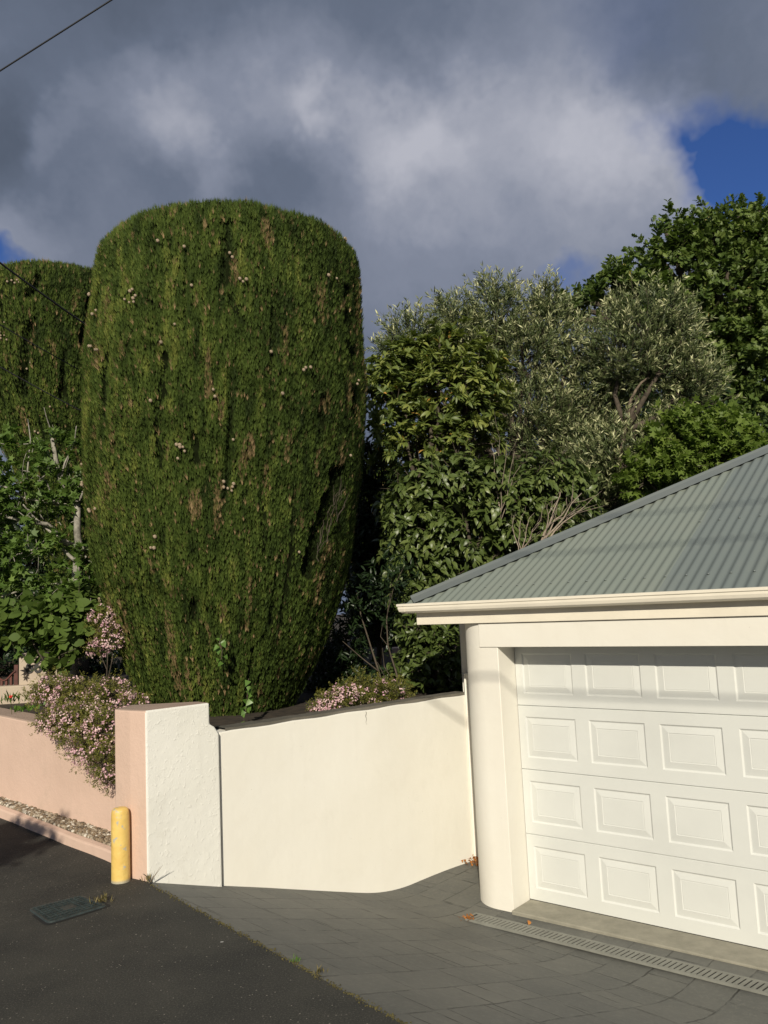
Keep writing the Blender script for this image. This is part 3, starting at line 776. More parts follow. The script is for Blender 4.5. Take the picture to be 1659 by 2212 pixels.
# ================================================================ CYPRESSES
def cypress(loc_px, D, prof_px, label, dens, gaps=(), ncone=40, group='clipped columnar cypresses', lumps=.036, seed=0, ssz=.037, bottom=.75):
    """prof_px: (y, left, right) read at depth D -> radius and centre for each height"""
    Z, CXs, RR_ = [], [], []
    for y, l, r_ in prof_px:
        a, b_ = atD(l, y, D), atD(r_, y, D); Z.append((a[2]+b_[2])/2); CXs.append((a[0]+b_[0])/2); RR_.append((b_[0]-a[0])/2)
    Z, CXs, RR_ = map(np.array, (Z, CXs, RR_)); o_ = np.argsort(Z); Z, CXs, RR_ = Z[o_], CXs[o_], RR_[o_]
    zlo, zhi = Z[0], Z[-1]
    root = empty('clipped_cypress', (float(CXs[0]), D, bottom), label, 'tree', group)
    ns_ = 41.7*seed
    rmid = RR_.max()
    def surf(th, z):
        r_ = np.interp(z, Z, RR_); cx_ = np.interp(z, Z, CXs)
        g_ = mnoise.noise(Vector((math.cos(th)*3.2+ns_, math.sin(th)*3.2, z*.35)))*lumps*1.2
        g_ += mnoise.noise(Vector((math.cos(th)*9+ns_, math.sin(th)*9, z*1.1)))*lumps*.8
        st = mnoise.noise(Vector((math.cos(th)*14+ns_, math.sin(th)*14, z*.9+5)))
        if st > .36: g_ -= (st-.36)*lumps*6
        dep = max(0, st-.30)*2
        r2 = max(.02, r_ + g_*min(1, r_/.6))
        p = A3(cx_ + math.cos(th)*r2, D + math.sin(th)*r2, z)
        if gaps and math.sin(th) < .3:
            px, py = proj(p)
            for (x0, y0, x1, y1, wd, dp) in gaps:
                tt = ((px-x0)*(x1-x0) + (py-y0)*(y1-y0))/((x1-x0)**2+(y1-y0)**2); tc_ = min(1, max(0, tt))
                dd = math.hypot(px-(x0+(x1-x0)*tc_), py-(y0+(y1-y0)*tc_)) + 9*mnoise.noise(Vector((px*.05, py*.03, 0)))
                if dd < wd:
                    k = (1-(dd/wd)**2); r2 = max(.02, r2 - dp*k); dep = max(dep, k)
            p = A3(cx_ + math.cos(th)*r2, D + math.sin(th)*r2, z)
        return p, dep, r2
    # inner mass
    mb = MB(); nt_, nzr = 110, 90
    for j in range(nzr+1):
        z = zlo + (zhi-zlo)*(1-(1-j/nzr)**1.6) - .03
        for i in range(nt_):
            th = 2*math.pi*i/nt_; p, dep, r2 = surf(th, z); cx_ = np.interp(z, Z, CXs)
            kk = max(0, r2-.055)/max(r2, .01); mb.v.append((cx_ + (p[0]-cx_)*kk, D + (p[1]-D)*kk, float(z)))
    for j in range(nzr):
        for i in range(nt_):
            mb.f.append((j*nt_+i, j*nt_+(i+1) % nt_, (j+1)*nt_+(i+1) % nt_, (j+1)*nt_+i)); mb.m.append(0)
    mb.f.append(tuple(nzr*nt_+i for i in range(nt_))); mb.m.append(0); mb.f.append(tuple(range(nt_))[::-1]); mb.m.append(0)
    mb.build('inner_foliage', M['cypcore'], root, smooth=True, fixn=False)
    # sprays over the whole skin
    area = 2*math.pi*np.trapz(RR_, Z); n = int(area*dens)
    zs = rng.random(n*2)*(zhi-zlo)+zlo
    zs = zs[rng.random(n*2) < np.interp(zs, Z, RR_)/RR_.max()][:n]; 
    # top cap: extra
    rtop = RR_[-1]; 
    ths = rng.random(len(zs))*2*math.pi
    bk = (np.sin(ths) > .35) & (rng.random(len(zs)) < .45); zs, ths = zs[~bk], ths[~bk]
    n = len(zs); P = np.zeros((n,3)); O = np.zeros((n,3)); ti = np.zeros(n); S = np.zeros(n)
    slope = np.gradient(RR_, Z); keep = np.ones(n, bool)
    for i in range(n):
        p, dep, r2 = surf(ths[i], zs[i]); c_, s_ = math.cos(ths[i]), math.sin(ths[i])
        P[i] = p; O[i] = (c_, s_, -.6*np.interp(zs[i], Z, slope)); 
        a1 = mnoise.noise(Vector((c_*6+ns_, s_*6, zs[i]*1.3+9))); a2 = mnoise.noise(Vector((c_*22+ns_, s_*22, zs[i]*4)))
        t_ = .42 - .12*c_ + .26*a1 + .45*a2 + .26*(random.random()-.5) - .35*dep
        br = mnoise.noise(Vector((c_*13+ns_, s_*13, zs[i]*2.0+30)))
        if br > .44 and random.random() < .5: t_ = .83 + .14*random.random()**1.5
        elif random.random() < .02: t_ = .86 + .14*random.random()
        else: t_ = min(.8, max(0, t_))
        ti[i] = t_; 
        if dep > .85 and random.random() < .4: keep[i] = False
    O = nrm(O)
    T = nrm(A3(0,0,1)*1.25 + O*.38 + rvec(n)*.30)
    NN = nrm(O + rvec(n)*.75)
    S = ssz*(.5 + 1.0*rng.random(n)); S[ti > .84] *= 1.3
    P = P + O*(rng.random(n)*.055-.060)[:,None] - T*(S*.35)[:,None]
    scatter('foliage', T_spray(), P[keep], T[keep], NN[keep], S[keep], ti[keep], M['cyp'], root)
    # trunk
    mb = MB(); mb.tube([A3(CXs[0], D, .5), A3(CXs[0], D, zlo+1.0)], [.16, .12], 10); mb.build('trunk', M['bark'], root)
    # cones
    cm = MB()
    for k in range(3):
        pass
    import bmesh
    bm = bmesh.new(); bmesh.ops.create_icosphere(bm, subdivisions=2, radius=.0145)
    for v_ in bm.verts: v_.co *= 1 + .18*mnoise.noise(v_.co*90)
    cme = bpy.data.meshes.new('cone'); bm.to_mesh(cme); bm.free(); cme.materials.append(M['cone'])
    rl = Vector(root.location); q = 0
    for k in range(ncone*3):
        if q >= ncone: break
        if random.random() < .45 or q == 0:
            th0 = random.uniform(math.pi*1.02, math.pi*1.95); z0 = zlo + (zhi-zlo)*(.25 + .75*random.random()**.75)
        th = th0 + random.uniform(-.05, .05)/max(.4, rmid); z = min(zhi-.03, z0 + random.uniform(-.07, .07))
        p, dep, r2 = surf(th, z)
        co_ = bpy.data.objects.new('cone', cme); COL.objects.link(co_); co_.parent = root
        co_.location = Vector(p + A3(math.cos(th), math.sin(th), 0)*.012) - rl; co_.scale = [random.uniform(.8, 1.25)]*3; q += 1
    return root
prof1 = [(535,470,530),(537,390,610),(541,310,690),(548,262,735),(558,236,762),(574,222,775),(600,214,782),(640,211,786),(700,204,790),(780,198,793),(870,194,797),(960,192,795),(1040,193,788),(1110,195,778),(1200,205,768),(1300,224,746),(1380,248,720),(1440,268,694),(1490,294,666),(1530,320,642),(1575,352,615)]
prof1 = [(y, l+5+(6 if y > 1250 else 0), q-4-(5 if y > 1250 else 0)) for y, l, q in prof1]
c1 = cypress((495,1500), 8.4, prof1, 'tall clipped cypress, largest and nearest, bulging above the white wall', 7600,
        gaps=[(735,1020,668,1235,20,.20),(352,770,342,900,11,.10),(490,480,485,600,16,.10),(705,860,700,930,10,.1),(415,940,425,1000,9,.08),(335,910,345,1010,8,.08),(752,620,772,900,7,.10),(500,640,520,690,9,.06),(415,1300,420,1340,8,.08),(225,760,216,900,8,.07)], ncone=80, seed=1)
prof2 = [(598,110,160),(601,60,200),(608,20,235),(621,-15,262),(641,-38,285),(675,-50,298),(720,-55,305),(820,-45,300),(920,-10,290),(1010,36,275),(1100,66,262),(1180,98,245),(1260,120,225),(1330,130,210)]
cypress((170,1300), 12.3, prof2, 'second clipped cypress, partly hidden behind the tallest one at left', 3900, ssz=.044, gaps=[(80,600,60,640,12,.15),(205,640,180,740,14,.2),(60,700,45,850,12,.15),(140,760,132,860,8,.12)], ncone=55, seed=2)
prof3 = [(1010,770,870),(1060,745,900),(1180,740,905),(1300,748,895),(1370,772,875),(1430,795,855),(1475,815,840)]
cypress((825,1400), 16.5, prof3, 'small far clipped cypress glimpsed behind thin stems between trees', 900, ssz=.07, ncone=0, seed=3, lumps=.03)
# dead shoots standing in the large cypress skin
mb = MB()
def tipline(p0, p1, D_, r_, jit=.02, n=5):
    a, b_ = atD(*p0, D_), atD(*p1, D_)
    return [a + (b_-a)*i/(n-1) + rvec(1)[0]*jit*(0 if i in (0,) else 1) for i in range(n)]
for k in range(16):
    t = random.random(); x = 735 - 67*t + random.uniform(-8, 16); y = 1030 + 200*t
    Dq = 8.4 - 1.38*math.sqrt(max(.05, 1-((x-492)/298)**2))
    mb.tube(tipline((x, y+random.uniform(5,30)), (x + random.uniform(-6, 30), y - random.uniform(10, 45)), Dq+random.uniform(-.02,.08), .003), [.004,.003,.003,.002,.001], 4)
mb.build('dead_twigs', M['bark'], c1, fixn=False)

# ================================================================ TREES, RIGHT
def tree(name, label, cat, base_px, D, bl, tmpl, mt, n, per, tw, size, trunk_r=.07, bark='bark', bz=.9, group=None, fork=None, every=4, **kw):
    bb = blobs_px(bl, D); bx = atD(base_px, 1300, D)[0]
    t = empty(name, (bx, D, bz), label, cat, group)
    o_, P, Dd, L = foliage('crown', tmpl, M[mt], t, bb, n, per, tw, size, **kw)
    limbs('trunk', t, A3(bx, D, bz), bb, P, Dd, L, M[bark], trunk_r, every, fork=fork)
    return t
OAK = [(1550,500,60,55),(1640,510,62,65),(1700,560,90,100),(1465,560,50,60),(1600,640,105,110),(1500,690,75,85),(1660,790,110,130),(1560,830,85,110),(1385,612,42,38),(1325,612,30,36),(1272,650,20,28),(1600,930,110,70),(1430,640,50,50),
       (1541,432,15,26),(1592,428,15,26),(1640,432,16,22),(1440,468,17,22),(1412,505,18,24),(1322,584,14,22),(1352,592,12,18),(1210,655,12,26),(1240,672,12,20),(1268,628,9,14),(1636,408,6,6),(1500,470,24,30),(1655,445,20,20)]
OAK = [(x, y+(38 if y < 560 else 22), a, b) for x, y, a, b in OAK]
tree('oak_tree', 'tall dark green oak with lobed leaves behind the olives', 'tree', 1600, 19, OAK, T_lobed(), 'oak', 2600, 20, .46, .155, .25, special=.004, surf=.35, topglow=.4, tip=.2, tint=(0,.9), fork=atD(1600, 760, 19))
OL1 = [(890,722,58,46),(845,745,22,20),(985,685,52,62),(975,640,22,26),(1075,665,58,78),(1062,610,24,30),(1172,675,48,72),(1190,618,22,30),(1130,770,95,75),(1235,745,60,60),(1150,890,110,85),(1262,850,80,95),(1210,960,120,75),(1010,760,80,60)]
OL1 = [(x, y+(38 if y < 700 else 20), a, b) for x, y, a, b in OL1]
tree('olive_tree', 'silvery green olive tree rising behind the yellow green laurel', 'tree', 1150, 13.2, OL1, T_diamond(.20, .05), 'olive', 2900, 26, .42, .090, .10, surf=.3, splay=.55, droop=.15, group='olive trees behind the garage', topglow=.7, tint=(.05,1), up=.8, face_up=.2)
OL2 = [(1400,668,92,62),(1345,740,75,85),(1455,725,48,65),(1400,800,90,50),(1485,815,62,46),(1500,860,45,30),(1390,985,100,65),(1320,1000,90,80),(1450,940,60,50),(1290,1080,90,55)]
OL2 = [(x, y+(34 if y < 800 else 8), a, b) for x, y, a, b in OL2]
t = tree('olive_tree', 'round headed olive tree with a bare forked trunk showing above the roof', 'tree', 1335, 12.4, OL2, T_diamond(.20, .05), 'olive', 2300, 26, .36, .084, .085, surf=.35, splay=.55, droop=.15, group='olive trees behind the garage', topglow=.7, tint=(0,1), up=.8, face_up=.2, fork=atD(1352, 930, 12.1))
mb = MB()
for pl, r_ in ([[(1336,1010),(1346,945),(1354,905),(1362,866),(1374,842),(1386,826),(1400,816)], .036], [[(1330,1010),(1345,960),(1385,930),(1410,935),(1430,955)], .012]):
    mb.tube([atD(x, y, 12.0) for x, y in pl], [r_*(1-.6*i/(len(pl)-1)) for i in range(len(pl))], 7)
mb.build('branch', M['midbark'], t, smooth=True, fixn=False)
LAU = [(870,800,50,50),(955,765,70,55),(1000,712,26,30),(905,735,26,24),(835,775,26,22),(950,705,14,16),(1020,790,62,70),(850,880,52,75),(950,870,95,80),(1035,880,58,75),(900,960,95,50),(1000,955,75,45),(835,820,35,50),(900,755,40,30)]
LAU = [(x, y+(30 if y < 800 else 8), a, b) for x, y, a, b in LAU]
tree('laurel_tree', 'yellow green laurel with long leaves, some turning orange, beside the cypress', 'tree', 930, 10.8, LAU, T_leaf(.30, .05, .22), 'laurel', 760, 20, .24, .125, .07, special=.008, surf=.35, droop=.35, face_up=.6, tint=(0,.93), topglow=.8, up=1.0, tip=.45)
GLO = [(915,1060,60,60),(990,1040,70,60),(1075,1070,70,80),(905,1160,52,80),(990,1150,72,80),(1090,1160,55,70),(1160,1040,75,65),(1210,1060,60,60),(900,1265,42,50),(960,1240,60,50),(1140,1120,70,60),(875,1110,30,80)]
tree('glossy_shrub', 'large shrub with broad glossy dark leaves above the garage eave', 'shrub', 980, 9.9, GLO, T_leaf(.44, .05, .30), 'glossy', 1150, 12, .22, .112, .06, surf=.35, droop=.9, tip=.2, topglow=.3, face_up=.4, up=.35)
tree('rhododendron', 'glossy leaved shrub under the garage eave above the white wall', 'shrub', 960, 8.9, [(905,1355,42,40),(950,1400,52,48),(900,1450,40,45),(985,1460,40,36),(920,1400,40,40),(870,1475,30,26)], T_leaf(.38, .04, .14), 'glossy', 380, 11, .13, .085, .03, surf=.5, droop=.2, face_up=.5, bz=.8)
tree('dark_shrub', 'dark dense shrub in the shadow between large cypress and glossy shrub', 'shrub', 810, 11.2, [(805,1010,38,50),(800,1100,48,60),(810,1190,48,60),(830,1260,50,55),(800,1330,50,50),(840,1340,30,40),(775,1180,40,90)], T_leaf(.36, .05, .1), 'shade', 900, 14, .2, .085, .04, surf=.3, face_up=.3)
tree('maple_tree', 'bright green maple foliage low behind the roof hip', 'tree', 1530, 11.6, [(1480,945,58,42),(1550,945,58,42),(1600,970,40,30),(1460,1000,55,45),(1530,985,50,30),(1400,1040,45,30)], T_star(5), 'maple', 520, 13, .26, .11, .05, surf=.45, face_up=.6)
# belt of far planting that closes the view between the trees
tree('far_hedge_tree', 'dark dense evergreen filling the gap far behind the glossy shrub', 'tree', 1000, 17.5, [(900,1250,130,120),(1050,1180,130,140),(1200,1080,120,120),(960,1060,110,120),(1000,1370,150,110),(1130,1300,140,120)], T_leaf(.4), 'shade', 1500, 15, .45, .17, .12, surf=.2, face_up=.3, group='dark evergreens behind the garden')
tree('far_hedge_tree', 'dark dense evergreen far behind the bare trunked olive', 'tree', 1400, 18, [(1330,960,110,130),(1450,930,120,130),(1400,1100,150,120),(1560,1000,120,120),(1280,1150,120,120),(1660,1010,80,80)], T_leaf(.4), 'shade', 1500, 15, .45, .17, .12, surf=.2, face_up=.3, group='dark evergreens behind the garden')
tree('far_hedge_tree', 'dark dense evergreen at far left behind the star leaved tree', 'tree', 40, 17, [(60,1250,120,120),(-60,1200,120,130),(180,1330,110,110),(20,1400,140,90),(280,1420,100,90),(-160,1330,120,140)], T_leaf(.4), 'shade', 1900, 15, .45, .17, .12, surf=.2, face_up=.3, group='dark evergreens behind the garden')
tree('dark_shrub', 'low dark shrub in shade just right of the large cypress foot', 'shrub', 735, 9.4, [(720,1450,45,45),(770,1480,60,30),(750,1400,30,35),(690,1510,40,18),(850,1500,60,20)], T_leaf(.36, .05, .1), 'shade', 420, 13, .16, .07, .03, surf=.3, face_up=.3, bz=.8)
tree('dark_shrub', 'dark shrub behind the iron fence at the left edge', 'shrub', 20, 12.5, [(20,1440,80,40),(-60,1430,70,50),(110,1460,60,40),(180,1470,60,40),(240,1470,50,40)], T_leaf(.36, .05, .1), 'shade', 520, 13, .2, .085, .03, surf=.3, face_up=.3, bz=.9)
# thin stems in front of the far cypress
st = empty('bare_stem_shrub', atD(850, 1480, 8.6), 'thin bare brown stems leaning out above the small flowering bush', 'shrub')
mb = MB()
for pl, r_ in (([(868,1505),(855,1450),(838,1395),(835,1340),(846,1260)], .012), ([(830,1490),(815,1440),(802,1400),(780,1330),(770,1280)], .013), ([(855,1480),(830,1440),(826,1400)], .006), ([(818,1450),(780,1420),(740,1385)], .008), ([(870,1505),(840,1480),(815,1430)], .007), ([(838,1395),(822,1375),(826,1350)], .005), ([(836,1330),(850,1270),(872,1225)], .006)):
    mb.tube([atD(x, y, 8.6 + .05*i) for i, (x, y) in enumerate(pl)], [r_*(1-.6*i/(len(pl)-1)) for i in range(len(pl))], 6)
mb.build('stem', M['bark'], st, smooth=True, fixn=False)
o_, P, Dd, L = foliage('leaves', T_leaf(.3), M['shade'], st, blobs_px([(770,1290,45,45),(840,1250,40,40),(740,1380,28,25)], 8.75), 90, 9, .16, .08)
# bare branches behind the roof
def bare(label, root_px, D_, ends, r_, mtn, name='bare_branches', spread=.3, twigs=3):
    t = empty(name, atD(*root_px, D_), label, 'branches', 'bare grey branches behind the roof'); mb = MB()
    a = atD(*root_px, D_)
    for e in ends:
        b_ = atD(e[0], e[1], D_ + random.uniform(-.3, .3)); pts = [a + (b_-a)*i/5 + rvec(1)[0]*.03*(i > 0) for i in range(6)]
        mb.tube(pts, [r_*(1-.75*i/5) for i in range(6)], 5)
        for k in range(twigs):
            i = random.randint(2, 5); q = nrm(b_-a + rvec(1)[0]*.6*np.linalg.norm(b_-a))
            l = random.uniform(.12, .35); mb.tube([pts[i], pts[i] + q*l*.5 + rvec(1)[0]*.02, pts[i] + q*l], [r_*.3, r_*.2, r_*.08], 4)
    mb.build('branch', M[mtn], t, smooth=True, fixn=False)
bare('forked pale dead branch rising just above the hip of the roof', (1165,1185), 9.3, [(1252,1068),(1225,1090),(1215,1045),(1190,1110),(1258,1095)], .016, 'twig', twigs=6)
bare('thin fan of dead stems against the hip at left of the forked branch', (1120,1205), 9.2, [(1150,1105),(1128,1120),(1175,1100),(1105,1110),(1160,1130)], .008, 'twig', twigs=3)
bare('tuft of upright pale twigs in the middle of the glossy shrub', (1080,1130), 9.5, [(1062,960),(1080,950),(1098,958),(1112,975),(1125,1000),(1070,1000),(1055,1020)], .007, 'twig', twigs=2)

# ================================================================ LEFT PLANTS
lq = empty('star_leaved_tree', atD(160, 1500, 8.9), 'small pale barked tree with star shaped leaves left of the large cypress', 'tree')
LB = [(40,965,40,24),(140,970,42,24),(60,1025,70,40),(150,1030,50,50),(30,1100,60,50),(110,1100,70,50),(170,1090,30,40),(40,1200,70,50),(130,1210,70,45),(60,1290,80,40),(150,1290,60,35),(-60,1100,80,120),(-60,1250,80,90),(190,1260,25,40),(50,1350,70,30)]
o_, P, Dd, L = foliage('crown', T_star(5), M['liquid'], lq, blobs_px(LB, 8.9), 620, 9, .2, .085, surf=.2, droop=.3, face_up=.5, tint=(0,1), topglow=.3)
mb = MB()
for pl, r_ in (([(158,1520),(157,1400),(160,1300),(163,1254),(171,1180),(167,1150),(167,1091),(155,1070),(131,1037),(120,990),(110,930)], .062),
               ([(171,1190),(185,1182),(205,1176),(222,1172)], .03), ([(160,1180),(128,1165),(112,1140),(101,1132),(54,1126),(30,1120),(-20,1110)], .036),
               ([(161,1210),(134,1186),(110,1150),(68,1112),(50,1090)], .022), ([(160,1090),(119,1088),(90,1082),(56,1076),(0,1046),(-40,1030)], .026),
               ([(167,1100),(180,1060),(192,1040),(196,1010)], .016), ([(101,1132),(85,1110),(60,1100)], .012), ([(131,1037),(140,1000),(160,960),(165,920)], .014),
               ([(56,1076),(60,1010),(66,950),(60,905)], .012), ([(163,1254),(120,1262),(60,1270),(0,1290),(-30,1300)], .02), ([(163,1290),(100,1330),(40,1340),(0,1350)], .018),
               ([(119,1088),(100,1040),(70,1020),(40,1015)], .012), ([(128,1165),(80,1185),(30,1200),(-20,1205)], .014), ([(171,1180),(190,1210),(215,1225)], .014), ([(110,930),(100,900),(95,880)], .008)):
    mb.tube([atD(x, y, 8.9 + .12*math.sin(i*1.3+x)) for i, (x, y) in enumerate(pl)], [.95*r_*(1-.65*i/(len(pl)-1)) for i in range(len(pl))], 8)
for i in range(0, len(P), 3):
    mb.tube([P[i] - Dd[i]*L[i]*.6 + rvec(1)[0]*.05, P[i], P[i] + Dd[i]*L[i]*.8], [.005, .004, .002], 4)
mb.build('trunk', M['palebark'], lq, smooth=True, fixn=False)
tree('broad_leaved_shrub', 'shrub with large round fresh leaves above the pink flowers', 'shrub', 120, 7.9, [(50,1330,60,24),(130,1345,60,32),(70,1370,60,18),(130,1392,45,24),(180,1370,34,38),(165,1310,45,20),(135,1425,22,12),(195,1325,25,22)], T_leaf(.78, .04, .10), 'heart', 210, 7, .16, .108, .02, surf=.3, face_up=.35, bz=.8, splay=1.1, droop=.3)
def flowering(label, base_px, D_, bl, nl, nf, nsz=.022, fsz=.0145, bz=.8, yell=(0,1), group='pink flowering bushes', clus=5):
    bb = blobs_px(bl, D_); cb = atD(base_px[0], base_px[1], D_)
    t = empty('flowering_bush', (cb[0], cb[1], bz), label, 'bush', group)
    o_, P, Dd, L = foliage('leaves', T_diamond(.28, 0), M['needle'], t, bb, nl, 22, .10, nsz, surf=.2, up=.5, tint=yell, face_up=.2, topglow=.3)
    limbs('stems', t, A3(cb[0], cb[1], bz), bb, P, Dd, L, M['bark'], .012, 5, twig=.0015)
    P2, O2, wh, rd = clump_pts(bb, nf, .82)
    kp = np.array([nz(p, 9.0) for p in P2]) > -.16; P2, O2 = P2[kp], O2[kp]; nf = len(P2)
    # keep the flowers near the outside of the whole bush
    n_ = nf*clus; PP = np.repeat(P2, clus, axis=0) + rvec(n_)*.016 + np.repeat(O2, clus, axis=0)*.035
    NN = nrm(np.repeat(O2, clus, axis=0) + A3(0,0,.4) + rvec(n_)*.5)
    scatter('blossom', T_flower(), PP, nrm(rvec(n_)), NN, fsz*(.7+.6*rng.random(n_)), np.clip(np.repeat(rng.random(nf), clus)*.8+rng.random(n_)*.3, 0, 1), M['petal'], t)
    return t
flowering('large pink blossoming bush spilling over the pink wall beside the pillar', (215,1560), 7.25,
   [(112,1490,36,24,7.4),(165,1500,45,28,7.4),(235,1500,48,26,7.3),(288,1518,24,12,7.1),(120,1560,34,26,6.95),(170,1560,50,34,6.9),(222,1570,34,34,6.7),(190,1612,38,32,6.65),(222,1645,26,30,6.5),(238,1685,12,22,6.4),(155,1590,28,22,6.85),(262,1590,6,8,6.2)], 1500, 1700, group='pink flowering bushes')
flowering('upright tuft of pink blossom against the left flank of the large cypress', (235,1420), 7.7, [(222,1340,22,26),(238,1375,24,26),(212,1402,16,12)], 220, 380)
flowering('small pink blossoming clump on white wall top at the foot of the cypress', (720,1540), 7.5, [(745,1498,22,14),(722,1518,28,16),(700,1532,22,10)], 260, 420)
flowering('low yellow green bush dotted with tiny blossoms behind the white wall', (815,1530), 7.95, [(800,1500,42,24),(845,1495,36,22),(790,1520,40,14),(870,1510,20,14),(778,1470,8,16)], 520, 170, yell=(.1,.9))
yb = flowering('yellow tinged heath bush beside the house number pillar', (95,1500), 7.9, [(100,1500,26,10),(125,1495,26,12),(80,1508,14,8)], 260, 60, yell=(.4,1))
# small plants on the pink wall top, left
def weedy(name, label, c, n, h, mtn, tmpl, cat='weed', sp=.05, group=None, size=None):
    t = empty(name, c, label, cat, group)
    P = np.asarray(c, float) + np.c_[rng.normal(size=n)*sp, rng.normal(size=n)*sp, rng.random(n)*h*.3]
    T = nrm(np.c_[rng.normal(size=(n,2))*.5, np.ones(n)]); scatter('leaves', tmpl, P, T, nrm(rvec(n)*A3(1,1,.3)), (size or h)*(.4+.8*rng.random(n)), rng.random(n), M[mtn], t); return t
weedy('geranium', 'low leafy green plant sitting on the pink wall top', atz(62,1533,.93), 60, .10, 'ivy', T_star(5), 'plant', .09, size=.05)
weedy('grass_tuft', 'dark strappy plant behind the pink wall at the left edge', atz(20,1520,.95), 50, .12, 'heart', T_diamond(.14), 'plant', .10, size=.12)
rp = empty('red_flower', atD(24, 1504, 8.0), 'single small red flower at the left edge above the pink wall', 'flower')
c_ = atD(24, 1504, 8.0); scatter('petals', T_flower(), np.array([c_]*5)+rvec(5)*.008, rvec(5), nrm(A3(0,-1,.3)+rvec(5)*.4), np.array([.03]*5), rng.random(5), M['redpetal'], rp)
mb = MB(); mb.tube([c_, c_ - A3(0,-.02,.25)], .002, 4); mb.build('stem', M['needle'], rp)
# ivy on the cypress
def ivy(label, pts, D_):
    t = empty('ivy_vine', atD(*pts[0], D_), label, 'vine', 'ivy climbing the large cypress'); mb = MB()
    line = [atD(x, y, D_) for x, y in pts]; mb.tube(line, .003, 4); mb.build('stem', M['bark'], t, fixn=False)
    P = []
    for a, b_ in zip(line[:-1], line[1:]):
        for k in range(max(2, int(np.linalg.norm(b_-a)/.022))): P.append(a + (b_-a)*random.random() + rvec(1)[0]*.035)
    P = np.array(P); n_ = len(P)
    scatter('leaves', T_star(3, .55, 230), P, nrm(A3(0,-.2,-1)+rvec(n_)*.7), nrm(A3(0,-1,.4)+rvec(n_)*.5), .038+.03*rng.random(n_), rng.random(n_), M['ivy'], t)
ivy('ivy strand at the foot of the large cypress, nearest the white wall', [(524,1580),(528,1545),(533,1520),(536,1480),(537,1466)], 7.2)
ivy('small bright ivy sprig higher up on the large cypress', [(478,1425),(480,1405),(474,1388),(478,1370)], 7.12)
# letterbox pillar and iron fence
lp = empty('number_pillar', atD(70, 1480, 9.6), 'low beige pillar with black house number behind leaves', 'pillar')
a = atD(40, 1412, 9.6); mb = MB(); mb.box((a[0], 9.6, .6), (.52, .06, 0), (-.06, .45, 0), (0, 0, a[2]-.6)); mb.build('pillar_body', M['beige'], lp, bevel=.02)
tc_ = bpy.data.curves.new('t', 'FONT'); tc_.body = '66'; tc_.size = .19; tc_.extrude = .004; tc_.offset = .006
to = bpy.data.objects.new('t', tc_); COL.objects.link(to); bpy.context.view_layer.update()
me = bpy.data.meshes.new_from_object(to.evaluated_get(bpy.context.evaluated_depsgraph_get())); bpy.data.objects.remove(to)
no = bpy.data.objects.new('house_number', me); COL.objects.link(no); me.materials.clear(); me.materials.append(M['digit']); no.parent = lp
q_ = atD(54, 1452, 9.6); no.location = Vector(q_ + A3(0, .0, -.01)) - Vector(lp.location); no.location.y = -.006 + (q_[0]-a[0])*.115; no.rotation_euler = (R(90), 0, R(6.6))
mb = MB(); a = atD(-200, 1492, 9.5); b_ = atD(84, 1479, 9.5)
mb.box((a[0], 9.5, .5), (b_[0]-a[0], 0, 0), (0, .25, 0), (0, 0, b_[2]-.5)); tag(mb.build('low_wall', M['beige'], bevel=.015), 'low beige plinth wall under the red iron fence', 'wall')
fe = empty('iron_fence', atD(10, 1480, 9.62), 'red brown iron fence with dipping top rail at the left edge', 'fence')
for x in (-16, -6, 4, 14, 24, 35):
    mb = MB(); zt2 = 1462 + 10*math.cos((x-8)/27*math.pi)*-1*-1 - (14 if x == 35 else 0)
    p0 = atD(x, 1484, 9.62); p1 = atD(x, zt2 - 2, 9.62); w_ = .012 if x != 35 else .022
    mb.box((p0[0]-w_, 9.61, p0[2]-.02), (2*w_, 0, 0), (0, 2*w_, 0), (0, 0, p1[2]-p0[2]+.02)); mb.build('picket' if x != 35 else 'end_post', M['iron'], fe)
mb = MB(); mb.tube([atD(x, 1460 + 10*math.cos((x-8)/27*math.pi), 9.6) for x in range(-46, 37, 4)], .009, 6); mb.build('top_rail', M['iron'], fe)

# far pink wall glimpsed behind
mb = MB(); a = atD(847, 1400, 13); b_ = atD(885, 1480, 13)
mb.box((a[0], 13, .6), (b_[0]-a[0]+.3, .1, 0), (0, .3, 0), (0, 0, a[2]-.6)); tag(mb.build('far_pink_wall', M['pink'], bevel=.01), 'far pink wall end seen through gap under the shrubs', 'wall')

# ================================================================ WEEDS, LITTER
weedy('weed', 'dry weed with long stalks at the foot of the stucco pillar', atz(321,1908,0), 20, .05, 'weed', T_diamond(.10), sp=.018, group='weeds in the paving', size=.06)
sp_ = empty('weed_stalks', atz(322,1908,0), 'thin grass stalks leaning across the white pillar foot', 'weed', 'weeds in the paving')
mb = MB()
for e in ((352,1868),(346,1872),(335,1880),(308,1888)):
    b_ = atD(e[0], e[1], 5.74); c_ = atz(322,1908,.0); mb.tube([c_, (c_+b_)/2 + A3(.01,0,.01), b_], [.002,.0015,.0008], 4)
mb.build('stalk', M['twig'], sp_, fixn=False)
weedy('weed', 'small green weed at the far corner of the access cover', atz(222,1950,0), 40, .04, 'weed', T_diamond(.14), sp=.03, group='weeds in the paving', size=.05)
weedy('weed', 'yellow green weed sprig on the asphalt edge, the upper one', atz(640,2078,0), 26, .02, 'ivy', T_diamond(.2), sp=.015, group='weeds in the paving', size=.025)
weedy('weed', 'yellow green weed sprig on the asphalt edge, the lower one', atz(690,2104,0), 22, .03, 'weed', T_diamond(.2), sp=.015, group='weeds in the paving', size=.035)
n = 1300; s = rng.random(n)**.8*4.2 - .05; P = E0 + ED[None,:]*s[:,None] + (EM[None,:]*(rng.normal(size=n)*.010)[:,None]); P[:,2] = .002
